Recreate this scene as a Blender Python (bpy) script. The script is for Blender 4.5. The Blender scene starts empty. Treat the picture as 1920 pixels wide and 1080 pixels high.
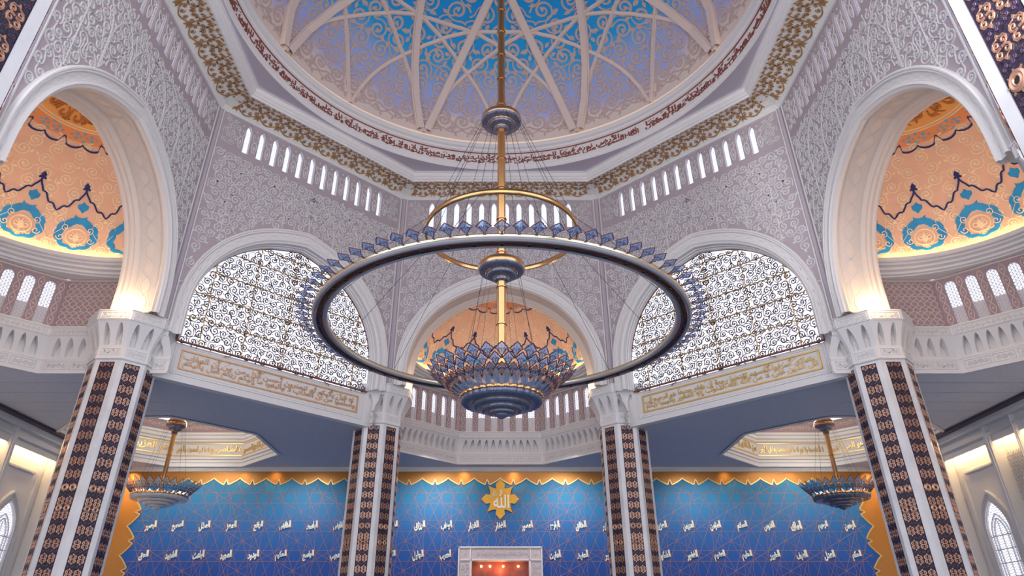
import bpy, math, random
import numpy as np
from mathutils import Vector, Matrix

random.seed(7)
PI = math.pi
SC = bpy.context.scene
COL = SC.collection

# ------------------------------------------------------------------ camera
cam_data = bpy.data.cameras.new('camera')
cam = bpy.data.objects.new('camera', cam_data)
COL.objects.link(cam)
cam.location = (0.0, -14.55, 1.5)
cam.rotation_euler = (math.radians(90 + 30.73), 0, 0)
cam_data.sensor_width = 36.0
cam_data.lens = 1286.0 / 1920.0 * 36.0
cam_data.shift_x = 22.0 / 1920.0
cam_data.shift_y = -92.0 / 1920.0
cam_data.clip_end = 400
SC.camera = cam

# ------------------------------------------------------------------ daylight
world = bpy.data.worlds.new('daylight')
SC.world = world
world.use_nodes = True
wn = world.node_tree
wn.nodes.clear()
w_out = wn.nodes.new('ShaderNodeOutputWorld')
w_bg = wn.nodes.new('ShaderNodeBackground')
w_tc = wn.nodes.new('ShaderNodeTexCoord')
w_sep = wn.nodes.new('ShaderNodeSeparateXYZ')
w_ramp = wn.nodes.new('ShaderNodeValToRGB')
wn.links.new(w_tc.outputs['Generated'], w_sep.inputs[0])
wn.links.new(w_sep.outputs['Z'], w_ramp.inputs[0])
wn.links.new(w_ramp.outputs[0], w_bg.inputs[0])
wn.links.new(w_bg.outputs[0], w_out.inputs[0])
cr = w_ramp.color_ramp
cr.elements[0].position = 0.0
cr.elements[0].color = (0.93, 0.88, 0.93, 1)
cr.elements[1].position = 0.9
cr.elements[1].color = (0.66, 0.78, 1.0, 1)
w_bg.inputs['Strength'].default_value = 1.7

SC.view_settings.view_transform = 'Standard'
SC.view_settings.look = 'None'
SC.view_settings.exposure = 0.36
SC.view_settings.gamma = 1.0
SC.view_settings.use_curve_mapping = False
SC.cycles.use_denoising = True
SC.cycles.max_bounces = 8
SC.cycles.diffuse_bounces = 5
SC.cycles.glossy_bounces = 3
SC.cycles.transmission_bounces = 4
SC.cycles.transparent_max_bounces = 10
SC.cycles.sample_clamp_indirect = 6.0
SC.cycles.caustics_reflective = False
SC.cycles.caustics_refractive = False


def lamp(name, kind, loc, energy, color, target=None, size=0.3, spot=60, blend=0.6):
    d = bpy.data.lights.new(name, kind)
    d.energy = energy
    d.color = color
    if kind == 'SPOT':
        d.spot_size = math.radians(spot)
        d.spot_blend = blend
        d.shadow_soft_size = size
    elif kind == 'POINT':
        d.shadow_soft_size = size
    o = bpy.data.objects.new(name, d)
    COL.objects.link(o)
    o.location = loc
    if target is not None:
        v = Vector(target) - Vector(loc)
        o.rotation_euler = v.to_track_quat('-Z', 'Y').to_euler()
    return o


# downlights set in the ceiling in front of the prayer wall: warm ones close to it, wide ones further out
WARM = (1.0, 0.62, 0.28)
for x, e in ((-16.2, 260), (-11.3, 16), (-9.9, 22), (-1.6, 30), (0.6, 30), (5.6, 14), (9.9, 18), (12.8, 16), (16.2, 150)):
    lamp('wall_downlight', 'SPOT', (x, 16.3, 8.2), e, WARM, (x, 16.7, 7.3 if abs(x) < 15 else 6.6), 0.15, 110, 1.0)
for x in (-13.2, -8.4, -2.9, 2.9, 8.4, 13.2):
    lamp('ceiling_downlight', 'SPOT', (x, 14.0 if abs(x) < 9 else 12.6, 8.15), 430, (1.0, 0.95, 0.9), (x, 16.7, 4.8), 0.4, 110, 1.0)  # wide
# lamps inside the aisle lanterns
for s in (-1, 1):
    lamp('lantern_light', 'POINT', (s * 12.82, 13.6, 9.55), 95, (1.0, 0.88, 0.72), None, 0.5)
# added spot with no fixture, brightens the nearest right hand column
lamp('near_column_fill', 'SPOT', (0.8, -17.5, 2.5), 7000, (0.95, 0.96, 1.0), (4.35, -11.5, 6.2), 0.6, 26, 0.7)
# uplights standing on the capitals inside the niche arches
for s in (-1, 1):
    for dy in (-1, 1):
        lamp('arch_uplight', 'POINT', (s * 10.75, dy * 3.2, 9.98), 26, (1.0, 0.66, 0.36), None, 0.15)
    lamp('arch_uplight', 'POINT', (s * 3.2, 10.75, 9.98), 14, (1.0, 0.66, 0.36), None, 0.15)

# ------------------------------------------------------------------ materials
MATS = {}


def mat(name, color, rough=0.6, metal=0.0, emit=0.0, noise=0.0, nscale=3.0, trans=0.0, bump=0.0, bscale=40.0, spec=0.5, alpha=1.0):
    m = bpy.data.materials.new(name)
    m.use_nodes = True
    nt = m.node_tree
    b = nt.nodes['Principled BSDF']
    b.inputs['Roughness'].default_value = rough
    b.inputs['Metallic'].default_value = metal
    b.inputs['Specular IOR Level'].default_value = spec
    b.inputs['Base Color'].default_value = (*color, 1)
    if trans:
        b.inputs['Transmission Weight'].default_value = trans
    b.inputs['Alpha'].default_value = alpha
    tc = nt.nodes.new('ShaderNodeTexCoord')
    if noise:
        n = nt.nodes.new('ShaderNodeTexNoise')
        n.inputs['Scale'].default_value = nscale
        n.inputs['Detail'].default_value = 4
        nt.links.new(tc.outputs['Object'], n.inputs['Vector'])
        r = nt.nodes.new('ShaderNodeValToRGB')
        lo = [max(0, c * (1 - noise)) for c in color]
        hi = [min(1, c * (1 + noise)) for c in color]
        r.color_ramp.elements[0].position = 0.3
        r.color_ramp.elements[1].position = 0.7
        r.color_ramp.elements[0].color = (*lo, 1)
        r.color_ramp.elements[1].color = (*hi, 1)
        nt.links.new(n.outputs[0], r.inputs[0])
        nt.links.new(r.outputs[0], b.inputs['Base Color'])
    if bump:
        n2 = nt.nodes.new('ShaderNodeTexNoise')
        n2.inputs['Scale'].default_value = bscale
        nt.links.new(tc.outputs['Object'], n2.inputs['Vector'])
        bp = nt.nodes.new('ShaderNodeBump')
        bp.inputs['Strength'].default_value = bump
        bp.inputs['Distance'].default_value = 0.02
        nt.links.new(n2.outputs[0], bp.inputs['Height'])
        nt.links.new(bp.outputs[0], b.inputs['Normal'])
    if emit:
        b.inputs['Emission Color'].default_value = (*color, 1)
        b.inputs['Emission Strength'].default_value = emit
    MATS[name] = m
    return m


mat('plaster', (0.47, 0.40, 0.43), 0.8, noise=0.05, nscale=1.2)
mat('relief', (0.74, 0.735, 0.72), 0.7)
mat('white_moulding', (0.83, 0.81, 0.785), 0.55)
mat('cornice_foil', (0.88, 0.86, 0.78), 0.5, noise=0.04, nscale=9)
mat('crown_script', (0.52, 0.19, 0.03), 0.5)
mat('gold', (0.86, 0.56, 0.20), 0.28, 1.0)
mat('gold_paint', (0.84, 0.60, 0.24), 0.4, 0.6)
mat('lattice_gold', (0.56, 0.31, 0.13), 0.35, 0.6)
mat('reveal_cream', (0.85, 0.755, 0.66), 0.6)  # cream plaster, tinted to carry warm light from the niche coves
mat('brass', (0.80, 0.45, 0.19), 0.2, 1.0)
mat('copper', (0.30, 0.10, 0.06), 0.12, 1.0)
mat('pale_gold', (0.92, 0.80, 0.55), 0.25, 1.0)
mat('script_red', (0.30, 0.075, 0.05), 0.6)
mat('script_white', (1.0, 0.96, 0.80), 0.35)
mat('marble', (0.78, 0.76, 0.75), 0.12, noise=0.08, nscale=2.2)
mat('mosaic_dark', (0.020, 0.012, 0.034), 0.25, noise=0.7, nscale=26, bump=0.6, bscale=60)
mat('ornament_copper', (0.76, 0.43, 0.29), 0.38, 0.8)
mat('thin_scroll', (0.16, 0.10, 0.16), 0.4, 0.4)
mat('boss_hole', (0.01, 0.01, 0.01), 0.5)
mat('grille', (0.085, 0.04, 0.035), 0.5, 0.2)
mat('grille_gold', (0.62, 0.42, 0.18), 0.35, 0.9)
mat('slit_lattice', (0.72, 0.73, 0.76), 0.6)
mat('frame_brown', (0.22, 0.08, 0.05), 0.5)
mat('rib_cream', (0.80, 0.66, 0.58), 0.6)
mat('scroll_beige', (0.60, 0.47, 0.43), 0.6)
mat('spandrel', (0.50, 0.44, 0.49), 0.8)
mat('aisle_ceiling', (0.60, 0.62, 0.70), 0.7, bump=0.3, bscale=18, noise=0.05, nscale=9)
mat('ceiling_seam', (0.30, 0.30, 0.36), 0.7)
mat('niche_peach', (0.82, 0.57, 0.42), 0.6, noise=0.05, nscale=2)
mat('niche_crown', (0.85, 0.45, 0.12), 0.55)
mat('niche_scroll', (0.93, 0.80, 0.56), 0.5)
mat('niche_blue', (0.02, 0.33, 0.72), 0.5, noise=0.15, nscale=3)
mat('niche_sky', (0.22, 0.46, 0.66), 0.5)
mat('niche_navy', (0.02, 0.03, 0.16), 0.5)
mat('niche_orange', (0.86, 0.34, 0.12), 0.5)
mat('gallery_wall', (0.42, 0.31, 0.33), 0.7)
mat('gallery_relief', (0.72, 0.62, 0.56), 0.7)
mat('dark_groove', (0.10, 0.07, 0.09), 0.7)
mat('leaf_frame', (0.17, 0.06, 0.05), 0.35, 0.6)
mat('leaf_scroll', (0.62, 0.30, 0.20), 0.4, 0.5)
mat('steel_blue', (0.17, 0.19, 0.27), 0.22, 0.5, noise=0.3, nscale=30)
mat('hub_blue', (0.20, 0.20, 0.27), 0.3, 0.5, noise=0.6, nscale=40)
mat('cable', (0.03, 0.03, 0.06), 0.4, 0.5)
mat('pale_crystal', (0.78, 0.76, 0.74), 0.12, 0.1)
mat('qibla_gold', (0.50, 0.22, 0.05), 0.42, 0.45, noise=0.25, nscale=60)
mat('medallion_gold', (0.72, 0.38, 0.04), 0.45, 0.4, noise=0.2, nscale=50)
mat('lattice_rose', (0.36, 0.19, 0.22), 0.5, 0.2)
mat('mihrab_marble', (0.60, 0.50, 0.52), 0.5, noise=0.15, nscale=14)
mat('mihrab_red', (0.42, 0.10, 0.05), 0.4, noise=0.3, nscale=3)
mat('carpet', (0.16, 0.24, 0.36), 0.95, noise=0.2, nscale=6)
mat('perforated', (0.86, 0.82, 0.78), 0.6)
mat('cove_lamp', (1.0, 0.70, 0.38), 0.5, emit=13.0)
mat('cove_lamp_soft', (1.0, 0.76, 0.55), 0.5, emit=0.9)
mat('bay_lamp', (1.0, 0.72, 0.38), 0.5, emit=16.0)
mat('parapet', (0.72, 0.60, 0.48), 0.8)
mat('copper_paint', (0.80, 0.52, 0.30), 0.4, 0.6)
mat('bulb', (1.0, 0.62, 0.25), 0.5, emit=12.0)


def glassy(name, color, transparency, rough=0.05):
    m = bpy.data.materials.new(name)
    m.use_nodes = True
    nt = m.node_tree
    nt.nodes.clear()
    out = nt.nodes.new('ShaderNodeOutputMaterial')
    mix = nt.nodes.new('ShaderNodeMixShader')
    tr = nt.nodes.new('ShaderNodeBsdfTransparent')
    pb = nt.nodes.new('ShaderNodeBsdfPrincipled')
    pb.inputs['Base Color'].default_value = (*color, 1)
    pb.inputs['Roughness'].default_value = rough
    tr.inputs[0].default_value = (*[0.5 + 0.5 * c for c in color], 1)
    mix.inputs[0].default_value = 1 - transparency
    nt.links.new(tr.outputs[0], mix.inputs[1])
    nt.links.new(pb.outputs[0], mix.inputs[2])
    nt.links.new(mix.outputs[0], out.inputs[0])
    MATS[name] = m
    return m


glassy('window_glass', (0.92, 0.94, 1.0), 0.85)
glassy('leaf_glass', (0.40, 0.60, 0.95), 0.35, 0.15)
glassy('leaf_glass_lit', (0.85, 0.88, 0.92), 0.35, 0.12)  # paler leaf glass: brightness of the lit left chandelier put into the colour
glassy('crystal_bead', (0.50, 0.48, 0.50), 0.35, 0.2)
glassy('leaf_glass_deep', (0.16, 0.32, 0.52), 0.25, 0.15)


def ramp_mat(name, axis_expr, stops, rough=0.5, warp=0.0, wscale=0.4, metal=0.0):
    """material whose painted colour runs along the object's height, with clouded edges"""
    m = bpy.data.materials.new(name)
    m.use_nodes = True
    nt = m.node_tree
    b = nt.nodes['Principled BSDF']
    b.inputs['Roughness'].default_value = rough
    b.inputs['Metallic'].default_value = metal
    tc = nt.nodes.new('ShaderNodeTexCoord')
    sep = nt.nodes.new('ShaderNodeSeparateXYZ')
    nt.links.new(tc.outputs['Object'], sep.inputs[0])
    val = sep.outputs['Z']
    if warp:
        n = nt.nodes.new('ShaderNodeTexNoise')
        n.inputs['Scale'].default_value = wscale
        n.inputs['Detail'].default_value = 5
        nt.links.new(tc.outputs['Object'], n.inputs['Vector'])
        mm = nt.nodes.new('ShaderNodeMath')
        mm.operation = 'MULTIPLY_ADD'
        nt.links.new(n.outputs[0], mm.inputs[0])
        mm.inputs[1].default_value = warp
        nt.links.new(val, mm.inputs[2])
        val = mm.outputs[0]
    lo, hi = axis_expr
    mr = nt.nodes.new('ShaderNodeMapRange')
    mr.inputs['From Min'].default_value = lo
    mr.inputs['From Max'].default_value = hi
    nt.links.new(val, mr.inputs['Value'])
    r = nt.nodes.new('ShaderNodeValToRGB')
    while len(r.color_ramp.elements) < len(stops):
        r.color_ramp.elements.new(0.5)
    for e, (p, c) in zip(r.color_ramp.elements, stops):
        e.position = p
        e.color = (*c, 1)
    nt.links.new(mr.outputs[0], r.inputs[0])
    nt.links.new(r.outputs[0], b.inputs['Base Color'])
    MATS[name] = m
    return m


ramp_mat('sky_mural', (19.9 + 0.9, 19.9 + 5.5 + 0.9), [(0.0, (0.80, 0.68, 0.60)), (0.13, (0.80, 0.68, 0.62)), (0.24, (0.44, 0.48, 0.80)), (0.42, (0.34, 0.47, 0.84)), (0.56, (0.0, 0.40, 0.82)), (1.0, (0.0, 0.27, 0.76))], 0.6, 1.8, 0.45)
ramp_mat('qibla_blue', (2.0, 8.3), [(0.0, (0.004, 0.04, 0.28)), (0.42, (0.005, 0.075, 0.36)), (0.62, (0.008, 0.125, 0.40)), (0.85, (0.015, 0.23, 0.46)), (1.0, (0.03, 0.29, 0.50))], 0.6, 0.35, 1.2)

# ------------------------------------------------------------------ mesh helpers


class MB:
    """collects vertices and faces for one mesh"""

    def __init__(self):
        self.v = []
        self.f = []
        self.n = 0

    def add(self, verts, faces):
        k = self.n
        verts = np.asarray(verts, float).reshape(-1, 3)
        self.v.append(verts)
        self.f.extend([tuple(i + k for i in f) for f in faces])
        self.n += len(verts)

    def grid(self, P, cu=False, cv=False):
        P = np.asarray(P, float)
        m, n = P.shape[:2]
        mm = m if cu else m - 1
        nn = n if cv else n - 1
        fs = []
        for i in range(mm):
            i2 = (i + 1) % m
            for j in range(nn):
                j2 = (j + 1) % n
                fs.append((i * n + j, i2 * n + j, i2 * n + j2, i * n + j2))
        self.add(P.reshape(-1, 3), fs)

    def box(self, x0, x1, y0, y1, z0, z1):
        v = [(x, y, z) for x in (x0, x1) for y in (y0, y1) for z in (z0, z1)]
        self.add(v, [(0, 1, 3, 2), (4, 6, 7, 5), (0, 4, 5, 1), (2, 3, 7, 6), (0, 2, 6, 4), (1, 5, 7, 3)])

    def mesh(self, name, material, smooth=False):
        me = bpy.data.meshes.new(name)
        V = np.concatenate(self.v) if self.v else np.zeros((0, 3))
        me.from_pydata(V.tolist(), [], self.f)
        me.materials.append(MATS[material])
        if smooth:
            me.polygons.foreach_set('use_smooth', [True] * len(me.polygons))
        me.update()
        return me


def link(name, me, parent=None, loc=(0, 0, 0), rz=0.0):
    o = bpy.data.objects.new(name, me)
    COL.objects.link(o)
    if parent is not None:
        o.parent = parent
    o.location = loc
    o.rotation_euler = (0, 0, rz)
    return o


def struct(name, me, loc=(0, 0, 0), rz=0.0):
    o = link(name, me, None, loc, rz)
    o['kind'] = 'structure'
    return o


def tag(o, label, cat, group=None):
    o['label'] = label
    o['category'] = cat
    if group:
        o['group'] = group
    return o


def thing(name, label, cat, loc=(0, 0, 0), rz=0.0, group=None, me=None):
    return tag(link(name, me, None, loc, rz), label, cat, group)


def copy_tree(o, parent=None):
    c = o.copy()
    COL.objects.link(c)
    if parent is not None:
        c.parent = parent
    for ch in list(o.children):
        copy_tree(ch, c)
    return c


T8 = math.tan(PI / 8)


def face_map(dist, sign=1.0, cx=0.0, cy=0.0):
    """front-facing wall frame (looking towards +y): u to the right, v up, h towards the viewer"""
    def f(u, v, h):
        u = np.asarray(u, float)
        return np.stack([u + cx, cy + dist - h * sign + 0 * u, v + 0 * u], -1)
    return f


def ribbon(mb, pts, w, h, f, closed=False, h0=0.0, bev=0.65):
    p = np.asarray(pts, float)
    if len(p) < 2:
        return
    if closed:
        t = np.roll(p, -1, 0) - np.roll(p, 1, 0)
    else:
        t = np.gradient(p, axis=0)
    L = np.hypot(t[:, 0], t[:, 1]) + 1e-9
    n = np.stack([-t[:, 1] / L, t[:, 0] / L], -1)
    w = np.broadcast_to(np.asarray(w, float), (len(p),))[:, None]
    rails = []
    for s, hh in ((1, h0), (bev, h0 + h), (-bev, h0 + h), (-1, h0)):
        q = p + n * w * s
        rails.append(f(q[:, 0], q[:, 1], np.full(len(p), hh)))
    mb.grid(np.stack(rails, 1), cu=closed)


def flat(mb, pts, w, f, h=0.0):
    """thin flat strip (for fine grilles)"""
    ribbon(mb, pts, w, 0.0, f, h0=h, bev=1.0)


def prism(mb, poly, h, f, h0=0.0):
    p = np.asarray(poly, float)
    n = len(p)
    a = f(p[:, 0], p[:, 1], np.full(n, h0 + h))
    b = f(p[:, 0], p[:, 1], np.full(n, h0))
    mb.add(np.concatenate([a, b]), [tuple(range(n))] + [(i, n + i, n + (i + 1) % n, (i + 1) % n) for i in range(n)])


def lathe(mb, prof, n=64, cx=0.0, cy=0.0, scallop=0.0, lobes=0):
    a = np.linspace(0, 2 * PI, n, endpoint=False)
    P = []
    for r, z in prof:
        rr = r * (1 + scallop * np.abs(np.sin(a * lobes / 2))) if lobes else r + 0 * a
        P.append(np.stack([cx + rr * np.cos(a), cy + rr * np.sin(a), z + 0 * a], -1))
    mb.grid(np.stack(P, 0), cv=True)


def tube(mb, pts, r, n=8):
    pts = [Vector(p) for p in pts]
    rings = []
    for i, p in enumerate(pts):
        a = pts[max(i - 1, 0)]
        b = pts[min(i + 1, len(pts) - 1)]
        t = (b - a).normalized()
        s = t.cross(Vector((0, 0, 1)))
        if s.length < 1e-4:
            s = Vector((1, 0, 0))
        s.normalize()
        k = s.cross(t)
        rings.append([p + (s * math.cos(2 * PI * j / n) + k * math.sin(2 * PI * j / n)) * r for j in range(n)])
    mb.grid(np.array([[tuple(q) for q in rg] for rg in rings]), cv=True)


def spiral(cx, cy, r, a0, turns, hand=1, n=22, r_in=0.18):
    t = np.linspace(0, 1, n)
    a = a0 + hand * t * turns * 2 * PI
    rr = r * (1 - t * (1 - r_in))
    return np.stack([cx + rr * np.cos(a), cy + rr * np.sin(a)], -1)


def leaf_poly(x, y, s, a):
    base = [(0, 0), (0.35, 0.28), (0.75, 0.30), (0.72, 0.12), (1.25, 0.05), (0.95, -0.10), (0.70, -0.30), (0.3, -0.22)]
    c, d = math.cos(a), math.sin(a)
    return [(x + s * (px * c - py * d), y + s * (px * d + py * c)) for px, py in base]


def bud_poly(x, y, s, a, n=9):
    out = []
    for i in range(n):
        t = 2 * PI * i / n
        r = s * (1 + 0.35 * math.cos(3 * t))
        out.append((x + r * math.cos(t + a), y + r * math.sin(t + a)))
    return out


def scroll_field(mb, f, inside, u0, u1, v0, v1, pitch, w, h, leaf=0.16, turns=1.6, seed=1, detail=20, mirror=True, hand0=1):
    """arabesque: touching scrolls on a staggered grid with leaves, mirrored about u = 0"""
    rnd = random.Random(seed)
    dv = pitch * 0.87
    rows = int((v1 - v0) / dv) + 2
    umax = max(abs(u0), abs(u1))
    cols = int(umax / pitch) + 2
    for j in range(rows):
        v = v0 + (j + 0.3) * dv
        for i in range(0 if mirror else -cols, cols):
            uu = (i + (0.5 if j % 2 else 0.02)) * pitch
            jx, jy = rnd.uniform(-.06, .06) * pitch, rnd.uniform(-.06, .06) * pitch
            a0 = rnd.choice((0.52, 1.57, 2.62, 3.67, 4.71, 5.76))
            hand = (1 if (i + j) % 2 else -1) * hand0
            r = pitch * rnd.uniform(0.44, 0.54)
            for m in ((1, -1) if mirror else (1,)):
                cu, cv, aa, hd = m * (uu + jx), v + jy, (a0 if m == 1 else PI - a0), hand * m
                if not (u0 <= cu <= u1 and v0 <= cv <= v1):
                    continue
                if not inside(cu, cv, r * 0.9):
                    continue
                sp = spiral(cu, cv, r, aa, turns, hd, detail)
                k = len(sp)
                ww = w * np.concatenate([np.linspace(0.6, 1.1, k // 2), np.linspace(1.1, 0.7, k - k // 2)])
                ribbon(mb, sp, ww, h, f)
                prism(mb, bud_poly(sp[-1][0], sp[-1][1], w * 1.9, aa, 7), h, f)
                # tail joining the next scroll
                q = sp[0]
                tx, ty = -math.sin(aa) * -hd, math.cos(aa) * -hd
                tail = [(q[0], q[1]), (q[0] + tx * pitch * .22 + math.cos(aa) * pitch * .05, q[1] + ty * pitch * .22 + math.sin(aa) * pitch * .05),
                        (q[0] + tx * pitch * .36 + math.cos(aa) * pitch * .2, q[1] + ty * pitch * .36 + math.sin(aa) * pitch * .2)]
                ribbon(mb, tail, w * 0.8, h, f)
                if leaf:
                    am = aa + hd * turns * 2 * PI * 0.3
                    prism(mb, leaf_poly(cu + r * .82 * math.cos(am), cv + r * .82 * math.sin(am), pitch * leaf, am + hd * 1.0), h * 0.9, f)


def running_scroll(mb, f, u0, u1, v0, v1, w, h, turns=1.35, detail=14):
    hh = v1 - v0
    n = max(1, int(round((u1 - u0) / (hh * 0.95))))
    d = (u1 - u0) / n
    vm = (v0 + v1) / 2
    for i in range(n):
        c = u0 + (i + .5) * d
        up = 1 if i % 2 else -1
        sp = spiral(c, vm + up * hh * 0.06, hh * 0.40, -up * PI / 2 + PI * (0 if True else 1), turns, up, detail)
        ribbon(mb, sp, w, h, f)
        if i < n - 1:
            a = sp[0]
            b = (c + d, vm - up * hh * 0.06 + up * hh * 0.40)
            t = np.linspace(0, 1, 7)
            x = a[0] + (b[0] - a[0]) * t
            s = t * t * (3 - 2 * t)
            ribbon(mb, np.stack([x, a[1] + (b[1] - a[1]) * s], -1), w, h, f)


def rect_frame(mb, f, u0, u1, v0, v1, w, h):
    p = [(u0, v0), (u1, v0), (u1, v1), (u0, v1)]
    for i in range(4):
        a, b = np.array(p[i]), np.array(p[(i + 1) % 4])
        t = (b - a) / np.linalg.norm(b - a) * w
        ribbon(mb, [a - t, b + t], w, h, f)


# pointed arch: half width w, springing zs, rise H, legs down to zb
def arch_pts(w, zs, H, zb, n=24, k=0.17):
    t = np.linspace(-1, 1, 2 * n + 1)
    u = np.sin(t * PI / 2)
    z = zs + H * ((1 - k) * np.clip(1 - np.abs(u) ** 2.4, 0, 1) ** .47 + k * (1 - np.abs(u)))
    p = np.stack([u * w, z], -1)
    return np.concatenate([[(-w, zb)], p, [(w, zb)]])


def arch_z(u, w, zs, H, k=0.17):
    x = np.clip(np.abs(np.asarray(u, float)) / w, 0, 1)
    return zs + H * ((1 - k) * np.clip(1 - x ** 2.4, 0, 1) ** .47 + k * (1 - x))


# ------------------------------------------------------------------ Arabic lettering
FORMS = {}
for ch, code, n in (('ا', 0xFE8D, 2), ('أ', 0xFE83, 2), ('إ', 0xFE87, 2), ('آ', 0xFE81, 2), ('ؤ', 0xFE85, 2), ('ئ', 0xFE89, 4), ('ء', 0xFE80, 1),
                    ('ب', 0xFE8F, 4), ('ة', 0xFE93, 2), ('ت', 0xFE95, 4), ('ث', 0xFE99, 4), ('ج', 0xFE9D, 4), ('ح', 0xFEA1, 4), ('خ', 0xFEA5, 4),
                    ('د', 0xFEA9, 2), ('ذ', 0xFEAB, 2), ('ر', 0xFEAD, 2), ('ز', 0xFEAF, 2), ('س', 0xFEB1, 4), ('ش', 0xFEB5, 4), ('ص', 0xFEB9, 4),
                    ('ض', 0xFEBD, 4), ('ط', 0xFEC1, 4), ('ظ', 0xFEC5, 4), ('ع', 0xFEC9, 4), ('غ', 0xFECD, 4), ('ف', 0xFED1, 4), ('ق', 0xFED5, 4),
                    ('ك', 0xFED9, 4), ('ل', 0xFEDD, 4), ('م', 0xFEE1, 4), ('ن', 0xFEE5, 4), ('ه', 0xFEE9, 4), ('و', 0xFEED, 2), ('ى', 0xFEEF, 2),
                    ('ي', 0xFEF1, 4)):
    FORMS[ch] = (code, n)
LAMALEF = {'ا': 0xFEFB, 'أ': 0xFEF7, 'إ': 0xFEF9, 'آ': 0xFEF5}


def shape_ar(s):
    s = s.replace('الله', '\ufdf2')
    out = []
    i = 0
    prev_join = False
    while i < len(s):
        c = s[i]
        if c not in FORMS:
            out.append(c)
            prev_join = False
            i += 1
            continue
        if c == 'ل' and i + 1 < len(s) and s[i + 1] in LAMALEF:
            out.append(chr(LAMALEF[s[i + 1]] + (1 if prev_join else 0)))
            prev_join = False
            i += 2
            continue
        code, n = FORMS[c]
        nxt = i + 1 < len(s) and s[i + 1] in FORMS and FORMS[s[i + 1]][1] > 1
        if n == 4:
            k = (3 if nxt else 1) if prev_join else (2 if nxt else 0)
            prev_join = nxt
        elif n == 2:
            k = 1 if prev_join else 0
            prev_join = False
        else:
            k = 0
            prev_join = False
        out.append(chr(code + k))
        i += 1
    return ''.join(reversed(out))


def text_geo(s, offset=0.012, res=2, extrude=0.5):
    """lettering as arrays; x from 0 to 1, y from 0 to 1 of its own box, and its aspect"""
    c = bpy.data.curves.new('lettering', 'FONT')
    c.body = shape_ar(s)
    c.size = 1.0
    c.offset = offset
    c.resolution_u = res
    c.extrude = extrude
    c.fill_mode = 'BOTH'
    o = bpy.data.objects.new('lettering', c)
    COL.objects.link(o)
    bpy.context.view_layer.update()
    me = bpy.data.meshes.new_from_object(o.evaluated_get(bpy.context.evaluated_depsgraph_get()))
    bpy.data.objects.remove(o)
    bpy.data.curves.remove(c)
    V = np.zeros(len(me.vertices) * 3)
    me.vertices.foreach_get('co', V)
    V = V.reshape(-1, 3)
    F = [tuple(p.vertices) for p in me.polygons]
    bpy.data.meshes.remove(me)
    lo, hi = V.min(0), V.max(0)
    asp = (hi[0] - lo[0]) / (hi[1] - lo[1])
    V = (V - lo) / np.maximum(hi - lo, 1e-6)
    return V, F, asp


def add_text(mb, geo, f, u0, u1, v0, v1, h, shear=0.0, tilt=0.0, h0=0.0):
    V, F, asp = geo
    x = u0 + V[:, 0] * (u1 - u0)
    y = v0 + V[:, 1] * (v1 - v0)
    um, vm = (u0 + u1) / 2, (v0 + v1) / 2
    x = x + (y - vm) * shear
    y = y + (x - um) * tilt
    mb.add(f(x, y, h0 + V[:, 2] * h), F)

# ================================================================== STRUCTURE
R0 = 10.0                      # apothem of the octagonal hall
ZC = 8.3                       # aisle ceiling
ZB, ZT = 9.8, 18.1             # walls of the drum: from the capitals to the gilded cornice
HALF = R0 * T8
OUT = (3.95, 10.40, 4.15)
INN = (3.52, 10.35, 3.62)
SL_W, SL_Z0, SL_ZS, SL_ZT, SL_P = 0.125, 16.68, 17.72, 17.98, 0.533
SLITS = [(i - 5.5) * SL_P for i in range(12)]
FM = face_map(R0)


def slit_top(x):
    a = np.clip(np.abs(x) / SL_W, 0, 1)
    return SL_ZS + (SL_ZT - SL_ZS) * (1 - a ** 1.7)


def wall_mesh():
    mb = MB()
    us = np.unique(np.concatenate([np.linspace(-HALF, HALF, 25), OUT[0] * np.sin(np.linspace(-1, 1, 49) * PI / 2)]))
    low = np.where(np.abs(us) < OUT[0], arch_z(us, *OUT), ZB)
    hi = np.full_like(us, SL_Z0)
    P = np.stack([FM(us, low, 0 * us), FM(us, hi, 0 * us)], 1)
    mb.grid(P)
    # slit band
    edges = [-HALF]
    for c in SLITS:
        edges += [c - SL_W, c + SL_W]
    edges.append(HALF)
    for i in range(0, len(edges), 2):
        a = np.array([edges[i], edges[i + 1]])
        mb.grid(np.stack([FM(a, np.full(2, SL_Z0), 0 * a), FM(a, np.full(2, ZT), 0 * a)], 1))
    for c in SLITS:
        x = np.linspace(-SL_W, SL_W, 9)
        t = slit_top(x)
        mb.grid(np.stack([FM(c + x, t, 0 * x), FM(c + x, np.full(9, ZT), 0 * x)], 1))
        # reveal of the slit
        o = [(c - SL_W, SL_Z0)] + [(c + xx, zz) for xx, zz in zip(x, t)] + [(c + SL_W, SL_Z0)]
        o = np.array(o + [o[0]])
        mb.grid(np.stack([FM(o[:, 0], o[:, 1], np.zeros(len(o))), FM(o[:, 0], o[:, 1], np.full(len(o), -.22))], 1))
    return mb.mesh('wall', 'plaster')


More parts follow.
